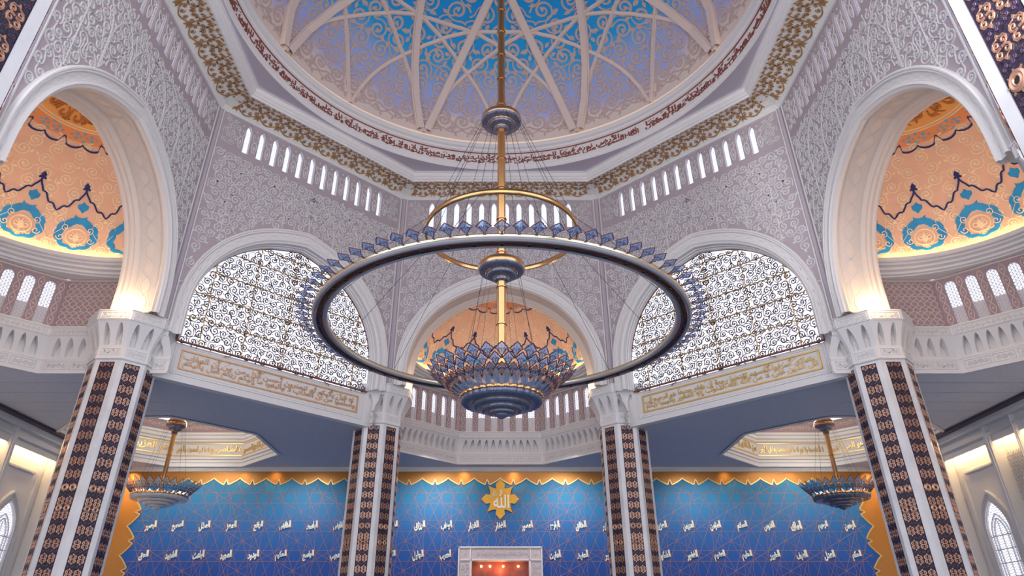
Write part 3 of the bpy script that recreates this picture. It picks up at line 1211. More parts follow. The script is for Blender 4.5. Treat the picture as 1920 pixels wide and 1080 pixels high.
def niche_wall():
    mb = MB()
    for k in (-2, -1, 0, 1, 2):
        f = nface(k, NA1 + .02)
        hw = (NA1 + .02) * T8
        wins = GW_U if abs(k) < 2 else []
        edges = [-hw]
        for c in wins:
            edges += [c - GW_W, c + GW_W]
        edges.append(hw)
        for i in range(0, len(edges), 2):
            a = np.array(edges[i:i + 2])
            mb.grid(np.stack([f(a, np.full(2, 9.6), 0 * a), f(a, np.full(2, NWZ), 0 * a)], 0))
        for c in wins:
            x = np.linspace(-GW_W, GW_W, 11)
            mb.grid(np.stack([f(c + x, gtop(x), 0 * x), f(c + x, np.full(11, NWZ), 0 * x)], 0))
            o = np.array([(c - GW_W, 9.6)] + [(c + a, b) for a, b in zip(x, gtop(x))] + [(c + GW_W, 9.6)])
            mb.grid(np.stack([f(o[:, 0], o[:, 1], np.zeros(13)), f(o[:, 0], o[:, 1], np.full(13, -.16))], 0))
    return mb.mesh('niche_wall', 'gallery_wall')


def niche_wall_relief():
    mb = MB()
    for k in (-2, -1, 0, 1, 2):
        f = nface(k, NA1 + .02)
        cs = [(i - 3) * GW_P for i in range(7)] if abs(k) < 2 else []
        for c in cs:
            q = np.linspace(0, 1, 25)
            for s in (-1, 1):
                ribbon(mb, np.stack([c + s * .075 * np.sin(q * 4 * PI), 9.7 + q * 1.42], -1), .013, .02, f)
            for zz in (9.88, 10.23, 10.58, 10.93):
                prism(mb, bud_poly(c, zz, .03, PI / 2, 7), .02, f)
        if abs(k) == 2:
            for c in np.arange(-1.6, 1.7, .2):
                q = np.linspace(0, 1, 33)
                for s in (-1, 1):
                    ribbon(mb, np.stack([c + s * .1 * np.sin(q * 7 * PI), 9.7 + q * 1.42], -1), .014, .02, f)
            for z in (10.15, 10.65):
                ribbon(mb, [(-1.75, z), (1.75, z)], .012, .02, f)
        ribbon(mb, [(-1.78, NWZ - .04), (1.78, NWZ - .04)], .035, .05, f)
    return mb.mesh('niche_lattice', 'gallery_relief')


def niche_pt(az, el, h):
    return np.stack([(NR - h * np.cos(el)) * np.cos(el) * np.cos(az), NC + (NR - h * np.cos(el)) * np.cos(el) * np.sin(az), NZ + (NH - h) * np.sin(el)], -1)


NEL = np.linspace(0, PI / 2, 300)
NSA = np.concatenate([[0], np.cumsum(np.hypot(np.diff(NR * np.cos(NEL)), np.diff(NH * np.sin(NEL))))])


def niche_map(az0, el0):
    def f(u, v, h):
        el = np.interp(v, NSA, NEL)
        az = az0 + np.asarray(u, float) / (NR * math.cos(el0))
        return niche_pt(az, el, np.asarray(h) + 0 * el)
    return f


def polar_map(az0=0.0):
    """u = azimuth in radians, v = elevation in degrees"""
    def f(u, v, h):
        return niche_pt(np.asarray(u, float) + az0, np.radians(v), np.asarray(h) + 0 * np.asarray(u, float))
    return f


A0, A1 = -.085, PI + .085


def niche_cornice():
    mb = MB()
    a = np.linspace(A0, A1, 90)
    # flat soffit from the octagon to the round cornice, then the cornice itself
    prof = [(4.62, NWZ), (4.12, NWZ), (4.10, 11.25), (4.02, 11.27), (4.0, 11.33), (3.88, 11.36), (3.86, 11.42), (3.74, 11.45), (3.72, 11.50), (3.60, 11.52), (3.57, 11.60), (3.60, 11.63), (3.62, 11.63), (3.62, 11.5)]
    mb.grid(np.stack([np.stack([r * np.cos(a), NC + r * np.sin(a), z + 0 * a], -1) for r, z in prof], 0))
    return mb.mesh('niche_cornice', 'white_moulding')


def niche_dome():
    mb = MB()
    a = np.linspace(A0, A1, 80)
    e = np.linspace(-.04, math.radians(66), 30)
    mb.grid(np.stack([niche_pt(a, np.full(80, x), np.zeros(80)) for x in e], 0))
    return mb.mesh('niche_dome', 'niche_peach', True)


def niche_crown():
    mb = MB()
    a = np.linspace(0, 2 * PI, 80)
    e = np.linspace(math.radians(66), PI / 2, 10)
    mb.grid(np.stack([niche_pt(a, np.full(80, x), np.zeros(80)) for x in e], 0))
    return mb.mesh('niche_crown', 'niche_crown', True)


def niche_scrolls():
    mb = MB()
    rnd = random.Random(5)
    for ri, (v, n, r) in enumerate(((0.35, 64, .13), (1.95, 32, .19), (2.35, 32, .20), (2.75, 26, .20), (3.15, 24, .20), (3.5, 20, .17))):
        el = float(np.interp(v, NSA, NEL))
        for k in range(n // 2 + 1):
            az = (k + .5 * (ri % 2)) * 2 * PI / n
            if az > PI + .01:
                continue
            f = niche_map(az, el)
            hd = 1 if k % 2 else -1
            a0 = (1.2 + ri) if hd > 0 else PI - (1.2 + ri)
            sp = spiral(0, v, r, a0, 1.5, hd, 18)
            ribbon(mb, sp, .022, .014, f)
            prism(mb, bud_poly(sp[-1][0], sp[-1][1], .045, a0, 7), .012, f)
            prism(mb, leaf_poly(r * math.cos(a0 + hd * 2), v + r * math.sin(a0 + hd * 2), .13, a0 + hd * 3), .012, f)
            q = sp[0]
            ribbon(mb, [(q[0], q[1]), (q[0] + .1 * math.sin(a0) * hd, q[1] - .1 * math.cos(a0) * hd), (q[0] + .2 * math.sin(a0 + .6) * hd, q[1] - .2 * math.cos(a0 + .6) * hd)], .019, .014, f)
    # scrolls between the blue roundels
    for k in range(1, 9):
        az = (k - .5) * PI / 8
        f = niche_map(az, math.radians(12))
        for s in (-1, 1):
            for cv, r, a in ((.75, .14, 0), (1.1, .16, PI / 2), (1.42, .13, PI)):
                ribbon(mb, spiral(s * .2, cv, r, a if s > 0 else PI - a, 1.4, s, 14), .019, .014, f)
            ribbon(mb, [(s * .02, .5), (s * .34, .9), (s * .30, 1.3), (s * .05, 1.6)], .010, .012, f)
        prism(mb, bud_poly(0, 1.25, .06, PI / 2, 9), .012, f)
        # scrolls inside each roundel
        f = niche_map(k * PI / 8, math.radians(11))
        for s in (-1, 1):
            ribbon(mb, spiral(s * .12, .68, .11, PI / 2, 1.3, s, 12), .013, .02, f)
            ribbon(mb, spiral(s * .41, .60, .11, 0 if s > 0 else PI, 1.2, -s, 12), .016, .03, f)
            ribbon(mb, spiral(s * .34, .92, .11, -PI / 2, 1.2, s, 12), .016, .03, f)
        prism(mb, leaf_poly(0, .5, .28, PI / 2), .02, f)
        t = np.linspace(0, 2 * PI, 22)[:-1]
        ribbon(mb, np.stack([.27 * np.sin(t), .68 - .25 * np.cos(t)], -1), .014, .022, f, closed=True)
    # ring around the crown
    fp = polar_map()
    t = np.linspace(0, 2 * PI, 90)
    for e in (66, 67.5):
        ribbon(mb, np.stack([t, np.full(90, e)], -1) * [1, 1], .35, .012, lambda u, v, h: fp(u, v, h))
    return mb.mesh('niche_scrolls', 'niche_scroll')


def niche_blue():
    """blue cusped roundels and small drops"""
    mb = MB()
    for k in range(0, 9):
        f = niche_map(k * PI / 8, math.radians(11))
        t = np.linspace(0, 2 * PI, 61)[:-1]
        wob = 1 + .05 * np.cos(9 * t)
        rx, ry = .57 * wob, .49 * wob
        x, y = rx * np.sin(t), .72 + ry * -np.cos(t) + .06 * (np.abs(np.sin(t)) < .25) * (np.cos(t) < 0)
        wt = .035 + .065 * (1 - np.cos(t)) / 2 + .035 * np.abs(np.sin(t))
        ribbon(mb, np.stack([x * .86, .72 + (y - .72) * .86], -1), wt, .015, f, closed=True, bev=.95)
        prism(mb, leaf_poly(-.09, 1.18, .16, PI / 2 + .5), .014, f)
        prism(mb, leaf_poly(.09, 1.18, .16, PI / 2 - .5), .014, f)
        # heart drop above
        f2 = niche_map(k * PI / 8, math.radians(28))
        v0 = float(np.interp(math.radians(27), NEL, NSA))
        prism(mb, [(0, v0 + .19), (.07, v0 + .11), (.15, v0 + .08), (.14, v0 - .03), (.06, v0 - .10), (0, v0 - .17), (-.06, v0 - .10), (-.14, v0 - .03), (-.15, v0 + .08), (-.07, v0 + .11)], .014, f2)
    return mb.mesh('blue_roundels', 'niche_blue')


def niche_navy():
    mb = MB()
    fp = polar_map()
    # scalloped line between the drops
    for k in range(0, 8):
        q = np.linspace(0, 1, 25)
        az = (k + q) * PI / 8
        el = 35.5 - 9.5 * np.sin(PI * q) ** .8 - 2.0 * np.sin(PI * q) ** 8 + .9 * np.cos(q * 10 * PI) * (np.abs(q - .5) < .4)
        P = niche_pt(az, np.radians(el), np.full(25, .02))
        t = np.gradient(P, axis=0)
        t /= np.linalg.norm(t, axis=1)[:, None]
        nn = np.array([0, NC, NZ]) - P
        nn /= np.linalg.norm(nn, axis=1)[:, None]
        b = np.cross(t, nn)
        mb.grid(np.stack([P + b * .026, P - b * .026], 1))
        f2 = niche_map(k * PI / 8, math.radians(37))
        v0 = float(np.interp(math.radians(36), NEL, NSA))
        prism(mb, [(-.025, v0 - .06), (-.03, v0 + .02), (-.09, v0 + .0), (-.11, v0 + .05), (-.06, v0 + .09), (-.075, v0 + .15), (0, v0 + .25), (.075, v0 + .15), (.06, v0 + .09), (.11, v0 + .05), (.09, v0 + .0), (.03, v0 + .02), (.025, v0 - .06)], .02, f2)
    # cusped edge of the crown
    n = 12
    for k in range(n):
        q = np.linspace(0, 1, 21)
        az = (k + q) * 2 * PI / n
        if k >= n // 2:
            continue
        el = 58.0 - 2.4 * np.abs(np.sin(2 * PI * q)) ** .7 + 2.2 * (np.abs(q - .5) < .06)
        P = niche_pt(az, np.radians(el), np.full(21, .02))
        P2 = niche_pt(az, np.radians(el + 1.0), np.full(21, .02))
        mb.grid(np.stack([P, P2], 1))
    return mb.mesh('navy_lines', 'niche_navy')


def niche_crown_border():
    mb = MB()
    n = 12
    fp = polar_map()
    q = np.linspace(A0, A1, 120)
    mb.grid(np.stack([niche_pt(q, np.radians(np.full(120, e)), np.full(120, .008)) for e in (59.5, 66)], 1))
    return mb.mesh('crown_border', 'niche_orange')


def niche_crown_flowers():
    mb = MB()
    fp = polar_map()
    n = 12
    for k in range(n // 2 + 1):
        c = k * 2 * PI / n
        bits = [(-.115, 1.2, .8), (.115, 1.2, .8), (-.115, -1.0, .8), (.115, -1.0, .8), (0, 2.4, .7), (0, -2.3, .7), (-.05, .1, .6), (.05, .1, .6), (-.19, .2, .6), (.19, .2, .6)]
        for du, dv, s in bits:
            if not 0 <= c + du <= PI:
                continue
            t = np.linspace(0, 2 * PI, 17)[:-1]
            r = (1 + .4 * np.cos(4 * t + du * 9)) * s
            prism(mb, np.stack([c + du + .040 * r * np.cos(t), 62.6 + dv + 1.05 * r * np.sin(t)], -1), .015, fp)
    return mb.mesh('crown_flowers', 'niche_sky')


def niche_crown_text(s):
    mb = MB()
    g = text_geo(s, .03)
    add_text(mb, g, lambda u, v, h: niche_pt(np.radians(6 + 168 * (1 - u)), np.radians(68.5 + v * 12), np.asarray(h) + .004), 0, 1, 0, 1, .03)
    rnd = random.Random(3)
    fp = polar_map()
    for i in range(26):
        a, e = math.radians(rnd.uniform(8, 172)), rnd.uniform(69, 80)
        prism(mb, [(a, e), (a + .05, e + .3), (a + .09, e + 1.2), (a + .04, e + .8)], .02, fp)
    return mb.mesh('crown_lettering', 'crown_script')


def gallery_window_meshes():
    f = lambda u, v, h: np.stack([u, -np.asarray(h) + 0 * u, v + 0 * u], -1)
    mb = MB()
    x = np.linspace(-GW_W, GW_W, 11)
    o = np.array([(-GW_W, GW_Z0)] + list(zip(x, gtop(x))) + [(GW_W, GW_Z0)])
    ribbon(mb, np.concatenate([o, o[:1]]), .016, .03, f)
    for k in range(-4, 18):
        for s in (-1, 1):
            z0 = GW_Z0 + k * .11
            a = np.array([(-GW_W, z0 if s > 0 else z0 + .27), (GW_W, z0 + .27 if s > 0 else z0)])
            t = np.linspace(0, 1, 9)[:, None]
            p = a[0] * (1 - t) + a[1] * t
            ok = (p[:, 1] > GW_Z0) & (p[:, 1] < gtop(p[:, 0]))
            if ok.sum() > 1:
                flat(mb, p[ok], .008, f, h=.01)
    for u in (-.075, 0.0, .075):
        flat(mb, [(u, GW_Z0), (u, float(gtop(np.array([u]))[0]))], .008, f, h=.012)
    lat = mb.mesh('gallery_lattice', 'slit_lattice')
    pn = MB()
    prism(pn, o, .01, f, h0=-.05)
    return lat, pn.mesh('pane', 'window_glass')


ME_N = [('gallery_corbel', niche_gallery()), ('gallery_scrolls', niche_gallery_relief()), ('niche_lattice', niche_wall_relief()),
        ('niche_cornice', niche_cornice()), ('niche_dome', niche_dome()), ('niche_crown', niche_crown()), ('niche_scrolls', niche_scrolls()),
        ('blue_roundels', niche_blue()), ('navy_lines', niche_navy()), ('crown_border', niche_crown_border()), ('crown_flowers', niche_crown_flowers())]
ME_NW = niche_wall()
ME_TXT = {'front': niche_crown_text('ربنا آتنا فى الدنيا حسنة'),
          'left': niche_crown_text('سبقون إن الله يحب المتقين'),
          'right': niche_crown_text('خلقكم والذين من قبلكم')}
mb = MB()
a = np.linspace(A0 + .1, A1 - .1, 70)
mb.grid(np.stack([np.stack([r * np.cos(a), NC + r * np.sin(a), z + 0 * a], -1) for r, z in ((3.64, 11.58), (3.70, 11.60), (3.64, 11.61))], 0))
ME_COVE = mb.mesh('cove_light', 'cove_lamp')
mb = MB()
for k in (-1, 0, 1):
    f = nface(k, 5.15)
    hw = 5.15 * T8
    q = np.array([-hw, hw])
    mb.grid(np.stack([f(q, np.full(2, 9.0), 0 * q), f(q, np.full(2, 10.52), 0 * q), f(q, np.full(2, 10.52), 0 * q - .3)], 0))
ME_PPT = mb.mesh('parapet', 'parapet')
ME_GL, ME_GLP = gallery_window_meshes()
for nm in ('front', 'left', 'right'):
    rz = FACES[nm]
    w = struct('wall_niche_' + nm, ME_NW, rz=rz)
    for n_, me in ME_N:
        link(n_, me, w)
    link('crown_lettering', ME_TXT[nm], w)
    link('cove_light', ME_COVE, w)
    link('parapet', ME_PPT, w)
    for k in (-1, 0, 1):
        f = nface(k, NA1 + .10)
        for u in GW_U:
            p = f(np.array([u]), np.array([0.0]), np.array([0.0]))[0]
            c, s = math.cos(rz), math.sin(rz)
            window(ME_GL, ME_GLP, (p[0] * c - p[1] * s, p[0] * s + p[1] * c, 0), rz - k * PI / 4)

# ------------------------------------------------------------------ aisle ceilings with octagonal lanterns
QY, SX = 16.7, 16.75
LX, LY, LR = 12.82, 12.55, 3.70


def octo(cx, cy, r):
    return [(cx + r * SEC * c, cy + r * SEC * s) for c, s in OCT]


def hall_outline():
    """edge of the aisle ceiling: the beams and the feet of the three niches"""
    pts = []
    for k, nm in enumerate(('right', 'front_right', 'front', 'front_left', 'left')):
        th = k * PI / 4
        c, s = math.cos(th), math.sin(th)
        if '_' in nm:
            for u in (-4.2, 4.2):
                r = BD + .28
                pts.append((r * c - u * s, r * s + u * c))
        else:
            for kk in range(-2, 3):
                t2 = th + kk * PI / 4
                a = NA0 + .0
                for u in ((-a * T8, a * T8) if kk == -2 else (a * T8,)):
                    if abs(kk) == 2 and ((kk == -2 and u < 0) or (kk == 2 and u > 0)):
                        u = u * .2 if kk == -2 else u * .2
                    x = NC * c + a * math.cos(t2) - u * math.sin(t2)
                    y = NC * s + a * math.sin(t2) + u * math.cos(t2)
                    pts.append((x, y))
    return pts


def fill_holes(outer, holes, z, name, material):
    import bmesh
    bm = bmesh.new()
    es = []
    for loop in [outer] + holes:
        vs = [bm.verts.new((x, y, z)) for x, y in loop]
        for i in range(len(vs)):
            es.append(bm.edges.new((vs[i], vs[(i + 1) % len(vs)])))
    bmesh.ops.triangle_fill(bm, use_beauty=True, use_dissolve=False, edges=es)
    me = bpy.data.meshes.new(name)
    bm.to_mesh(me)
    bm.free()
    me.materials.append(MATS[material])
    return me


ol = hall_outline()
yb = -9.0
outer = [(SX, yb), (SX, QY), (-SX, QY), (-SX, yb), (-10.8, yb), (-10.8, -4.6)] + list(reversed(ol)) + [(10.8, -4.6), (10.8, yb)]
aisle = struct('ceiling', fill_holes(outer, [octo(s * LX, LY, LR) for s in (-1, 1)], ZC, 'aisle_ceiling', 'aisle_ceiling'))
mb = MB()
for s in (-1, 1):
    for y in np.arange(-8, 9.0, .95):
        if True:
            x0, x1 = s * 10.9, s * SX
            if abs(y) < 4.6:
                x0 = s * 16.15
            mb.grid(np.array([[(x0, y - .012, ZC - .006), (x0, y + .012, ZC - .006)], [(x1, y - .012, ZC - .006), (x1, y + .012, ZC - .006)]]))
link('ceiling_seam', mb.mesh('ceiling_seam', 'ceiling_seam'), aisle)


def lantern():
    P = lambda prof: [(r, z) for r, z in prof]
    def loft(mb, prof):
        mb.grid(np.array([[(r * SEC * c, r * SEC * s, z) for c, s in OCT] for r, z in prof]), cv=True)
    a = MB()
    loft(a, [(LR + .12, ZC - .03), (LR + .10, ZC - .05), (LR, ZC - .05), (LR, 8.40), (LR - .05, 8.42), (LR - .05, 8.52), (LR - .12, 8.55), (LR - .12, 8.62), (LR - .07, 8.66), (LR - .07, 9.26), (LR - .13, 9.30), (LR - .13, 9.38), (LR - .20, 9.42), (LR - .20, 9.54), (LR - .28, 9.57), (LR - .28, 9.66), (LR - .1, 9.66)])
    b = MB()
    # drum with small windows, closed by a flat lid
    r = LR - .1
    for k in range(8):
        th = k * PI / 4
        c, s = math.cos(th), math.sin(th)
        f = lambda u, v, h: np.stack([(r - h) * c - np.asarray(u, float) * s, (r - h) * s + np.asarray(u, float) * c, v + 0 * np.asarray(u, float)], -1)
        hw = r * T8
        xs = [-hw, -.95, -.15, .15, .95, hw]
        for i in range(5):
            q = np.array([xs[i], xs[i + 1]])
            zz = [(9.6, 10.14), (10.62, 10.85)] if i in (1, 3) else [(9.6, 10.85)]
            for z0, z1 in zz:
                b.grid(np.stack([f(q, np.full(2, z0), 0 * q), f(q, np.full(2, z1), 0 * q)], 0))
    b.add([(r * SEC * c, r * SEC * s, 10.85) for c, s in OCT], [tuple(range(8))])
    g = MB()
    rl = MB()
    rg = LR - .07
    for k in range(8):
        th = k * PI / 4
        c, s = math.cos(th), math.sin(th)
        f = lambda u, v, h: np.stack([(rg - h) * c + np.asarray(u, float) * s, (rg - h) * s - np.asarray(u, float) * c, v + 0 * np.asarray(u, float)], -1)
        hw = rg * T8
        for z in (8.70, 9.22):
            ribbon(g, [(-hw, z), (hw, z)], .025, .03, f)
        f2 = lambda u, v, h: f(u, v, np.asarray(h) + .03)
        f3 = lambda u, v, h: np.stack([(r - h) * c + np.asarray(u, float) * s, (r - h) * s - np.asarray(u, float) * c, v + 0 * np.asarray(u, float)], -1)
        scroll_field(rl, f3, lambda u, v, rr: abs(u) + rr < 1.5 and 9.68 < v - rr and v + rr < 10.15 + (.4 if .95 < abs(u) - rr else 0), -1.5, 1.5, 9.68, 10.6, .22, .014, .02, leaf=.3, turns=1.5, seed=9, detail=14)
    return a.mesh('lantern_cornice', 'white_moulding'), b.mesh('lantern_drum', 'gallery_wall'), g.mesh('gold_fillet', 'gold_paint'), rl.mesh('lantern_relief', 'gallery_relief')


def lantern_text(lines):
    mb = MB()
    rg = LR - .07
    for k, tx in lines.items():
        th = k * PI / 4
        c, s = math.cos(th), math.sin(th)
        f = lambda u, v, h: np.stack([(rg - h) * c + np.asarray(u, float) * s, (rg - h) * s - np.asarray(u, float) * c, v + 0 * np.asarray(u, float)], -1)
        add_text(mb, text_geo(tx, .03), f, -1.42, 1.42, 8.74, 9.18, .03)
    return mb.mesh('lantern_lettering', 'gold_paint')


LA = lantern()
LT = {-1: {1: 'هو الله الخلق البارئ المصور', 2: 'له الأسماء الحسنى يسبح له ما فى السموت والأرض', 3: 'وهو العزيز الحكيم'},
      1: {1: 'الله لا إله إلا هو الحى القيوم', 2: 'لا تأخذه سنة ولا نوم له ما فى السموت وما فى الأرض', 3: 'من ذا الذى يشفع عنده'}}
for i, s in enumerate((-1, 1)):
    t = struct('trim_%d' % (5 + i), LA[0], (s * LX, LY, 0))
    link('lantern_drum', LA[1], t)
    link('gold_fillet', LA[2], t)
    link('lantern_relief', LA[3], t)
    link('lantern_lettering', lantern_text(LT[s]), t)

# ------------------------------------------------------------------ side walls of the aisles
BAYS = [(11.95, 9.25), (9.02, 7.62)]
PER = 4.33


def side_wall():
    """right-hand aisle wall in a frame that looks along +x: u = -y, h towards the hall"""
    f = lambda u, v, h: np.stack([SX - np.asarray(h, float) + 0 * np.asarray(u, float), -np.asarray(u, float), v + 0 * np.asarray(u, float)], -1)

    def bx(mb, y0, y1, z0, z1, d0, d1):
        mb.box(SX - d1, SX - d0, min(y0, y1), max(y0, y1), z0, z1)
    w, piers, perf, corn, lamps = MB(), MB(), MB(), MB(), MB()
    wins = []
    y = QY + .1
    bays = []
    yc = 16.28 + 4.33
    k = 0
    while yc > -9:
        bays.append(('A', yc, yc - 2.70))
        bays.append(('B', yc - 2.93, yc - 4.33 + .07))
        yc -= 4.33
    AW = (.62, 4.9, .95)
    yt = QY
    for kind, y1, y0 in bays:
        if y0 > QY:
            continue
        y1 = min(y1, QY)
        if y1 - y0 < .3:
            continue
        m = (y0 + y1) / 2
        if kind == 'A':
            us = np.unique(np.concatenate([np.linspace(-y1 - .2, -y0 + .2, 5), -m + AW[0] * np.sin(np.linspace(-1, 1, 17) * PI / 2)]))
            lo = np.where(np.abs(us + m) < AW[0] - 1e-6, arch_z(us + m, *AW, k=.4), 1.0)
            w.grid(np.stack([f(us, lo, 0 * us - .30), f(us, np.full(len(us), ZC), 0 * us - .30)], 0))
            w.grid(np.stack([f(us, np.zeros(len(us)), 0 * us - .30), f(us, np.full(len(us), 1.0), 0 * us - .30)], 0))
            for ss in (-1, 1):
                q = np.array([-m + ss * AW[0], -m + ss * 1.6])
            # arch hood and frame of the upper panel
            p = arch_pts(AW[0] + .16, 4.9, 1.25, 1.0, 14, .4)
            p[:, 0] -= m
            ribbon(piers, p, .06, .10, lambda u, v, h: f(u, v, np.asarray(h) - .30))
            p = arch_pts(AW[0] + .02, 4.9, .97, 1.0, 14, .4)
            p[:, 0] -= m
            ribbon(piers, p, .04, .08, lambda u, v, h: f(u, v, np.asarray(h) - .30))
            ff = lambda u, v, h: f(np.asarray(u, float) - m, v, np.asarray(h) - .30)
            for ss in (-1, 1):
                ribbon(piers, [(ss * 1.0, 1.0), (ss * 1.0, 6.9)], .05, .08, ff)
            ribbon(piers, [(-.82, 6.95), (.82, 6.95)], .05, .09, ff)
            wins.append((m, AW))
        else:
            bx(w, y0 - .1, y1 + .1, 0, ZC, -.36, -.30)
            # perforated screen
            ff = lambda u, v, h: f(np.asarray(u, float) - m, v, np.asarray(h) - .27)
            hw = (y1 - y0) / 2 - .04
            nz, nu = 46, 9
            for j in range(nz):
                for i in range(nu):
                    uu = -hw + (i + .5 + .5 * (j % 2)) * (2 * hw / nu)
                    zz = 2.0 + (j + .5) * (5.1 / nz)
                    if uu > hw - .03:
                        continue
                    t = np.linspace(0, 2 * PI, 6)[:-1]
                    ribbon(perf, np.stack([uu + .075 * np.sin(t), zz + .052 * np.cos(t)], -1), .016, .02, ff, closed=True)
        # lamp strip behind the head of the bay
        bx(lamps, y0 + .06, y1 - .06, 7.57, 7.60, -.12, -.05)
        bx(piers, y0 - .02, y1 + .02, 7.50, 7.62, -.03, .02)
        bx(piers, y0 - .02, y1 + .02, 7.62, ZC, -.30, .02)
    edges = sorted({round(b[2], 3) for b in bays} | {round(b[1], 3) for b in bays})
    for (k1, a1, a0), (k2, b1, b0) in zip(bays, bays[1:]):
        if a0 < QY:
            bx(piers, b1, a0, 0, ZC, -.30, .12)
            bx(piers, b1 + .05, a0 - .05, 0, ZC, .12, .17)
    bx(corn, -9, QY, 8.02, 8.10, -.1, .22)
    bx(corn, -9, QY, 8.10, ZC, -.1, .30)
    bx(corn, -9, QY, 7.72, 7.78, -.1, .15)
    gr = MB()
    bx(gr, -9, QY, ZC - .10, ZC - .004, .30, .52)
    return f, w, piers, perf, corn, lamps, gr, wins


def aw_mesh(AW):
    f = lambda u, v, h: np.stack([-np.asarray(h, float) + 0 * np.asarray(u, float), -np.asarray(u, float), v + 0 * np.asarray(u, float)], -1)
    mb = MB()
    p = arch_pts(AW[0], 4.9, .95, 1.0, 14, .4)
    ribbon(mb, np.concatenate([p, p[:1]]), .04, .06, f)
    for inset in (.16, .30):
        p = arch_pts(AW[0] - inset, 4.75, .85 - inset, 1.0, 14, .4)
        ribbon(mb, p, .022, .05, f)
    for z in np.arange(1.4, 5.0, .42):
        ribbon(mb, [(-AW[0], z), (AW[0], z)], .018, .04, f)
    ribbon(mb, [(0, 1), (0, 5.2)], .014, .04, f)
    for j in range(60):
        z = 1.05 + j * .08
        x = np.linspace(-AW[0], AW[0], 13)
        ok = (z < arch_z(x, *AW, k=.4) - .03)
        if ok.sum() > 2:
            flat(mb, np.stack([x, z + .022 * np.where(np.arange(13) % 2, 1, -1)], -1)[ok], .010, f)
    pn = MB()
    prism(pn, arch_pts(AW[0], 4.9, .95, 1.0, 14, .4), .02, f, h0=-.08)
    return mb.mesh('arched_window', 'slit_lattice'), pn.mesh('pane', 'window_glass')


f_, w_, piers_, perf_, corn_, lamps_, gr_, wins_ = side_wall()
SIDE = [('pier', piers_.mesh('pier', 'white_moulding')), ('perforated_screen', perf_.mesh('perforated_screen', 'perforated')),
        ('wall_cornice', corn_.mesh('wall_cornice', 'white_moulding')), ('cove_light', lamps_.mesh('cove_light', 'bay_lamp')), ('dark_groove', gr_.mesh('dark_groove', 'dark_groove'))]
ME_SW = w_.mesh('aisle_wall', 'perforated')
ME_AW, ME_AWP = aw_mesh((.62, 4.9, .95))
for nm, sx in (('aisle_right', 1), ('aisle_left', -1)):
    o = struct('wall_' + nm, ME_SW)
    o.scale = (sx, 1, 1)
    for n_, me in SIDE:
        link(n_, me, o)
    for m, AW in wins_:
        w = window(ME_AW, ME_AWP, (sx * (SX + .32), m, 0))
        w.scale = (sx, 1, 1)

# ------------------------------------------------------------------ floor
mb = MB()
mb.box(-SX, SX, -16.5, QY, -.2, 0)
struct('floor', mb.mesh('floor', 'carpet'))

# ================================================================== PRAYER WALL
CELL = 1.14
fQ = face_map(QY)
mb = MB()
a = np.array([-SX, SX])
mb.grid(np.stack([fQ(a, np.full(2, 0.0), 0 * a), fQ(a, np.full(2, ZC), 0 * a)], 0))
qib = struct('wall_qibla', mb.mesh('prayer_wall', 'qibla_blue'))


def qedge(x):
    """lower edge of the gilded top border"""
    t = np.abs((x / CELL + .5) % 1 - .5) * 2          # 0 at a peak, 1 at a node
    z = 7.86 - .27 * np.clip(t / .78, 0, 1) ** .78
    return np.where(t > .84, 7.59 + .22 * (t - .84) / .16, z)


def sedge(z):
    t = np.abs(((z - 5.89) / CELL + .5) % 1 - .5) * 2
    x = 15.85 - .42 * np.clip(t / .78, 0, 1) ** .78
    return np.where(t > .84, 15.43 + .2 * (t - .84) / .16, x)


x = np.unique(np.concatenate([np.linspace(-SX, SX, 700)] + [np.arange(-15, 15) * CELL + d for d in (0, .57, .48, -.48)]))
mb, ed = MB(), MB()
ze = np.where(np.abs(x) < 15.9, qedge(x), 7.6)
mb.grid(np.stack([fQ(x, ze, np.full(len(x), .02)), fQ(x, np.full(len(x), 8.22), np.full(len(x), .02))], 1))
m_ = np.abs(x) < 15.5
ribbon(ed, np.stack([x, ze], -1)[m_], .028, .035, fQ)
z = np.linspace(2.0, 7.62, 330)
for s in (-1, 1):
    xe = s * sedge(z)
    mb.grid(np.stack([fQ(xe, z, np.full(330, .02)), fQ(np.full(330, s * SX), z, np.full(330, .02))], 1))
    ribbon(ed, np.stack([xe, z], -1), .028, .035, fQ)
link('gilded_border', mb.mesh('gilded_border', 'qibla_gold'), qib)
link('border_edge', ed.mesh('border_edge', 'gold_paint'), qib)
mb = MB()
nx, nz = 0.57, 6.46
for i in range(-60, 61):
    for sl in (2.0, -2.0, .5, -.5):
        c = (nz - sl * nx) + i * CELL if abs(sl) > 1 else (nz - sl * nx) + i * CELL / 1.0
        xx = np.linspace(-15.5, 15.5, 900)
        zz = c + sl * xx
        ok = (zz > 2.2) & (zz < qedge(xx) - .01) & (np.abs(xx) < sedge(np.clip(zz, 2, 7.6)))
        idx = np.where(ok)[0]
        if len(idx) < 2:
            continue
        cuts = np.where(np.diff(idx) > 1)[0]
        for seg in np.split(idx, cuts + 1):
            if len(seg) > 1:
                p = np.array([(xx[seg[0]], zz[seg[0]]), (xx[seg[-1]], zz[seg[-1]])])
                ribbon(mb, p, .010, .010, fQ)
for j in range(-4, 2):
    for o in (-.36, .36):
        xx = np.arange(-15.5, 15.4, CELL / 4)
        t = np.abs(((xx - nx) / CELL + .5) % 1 - .5) * 2
        zz = nz + j * CELL + o + np.sign(o) * (.05 * (t < .1) - .035 * (t > .9))
        ok = zz < qedge(xx) - .03
        if ok.all():
            ribbon(mb, np.stack([xx, zz], -1), .010, .010, fQ)
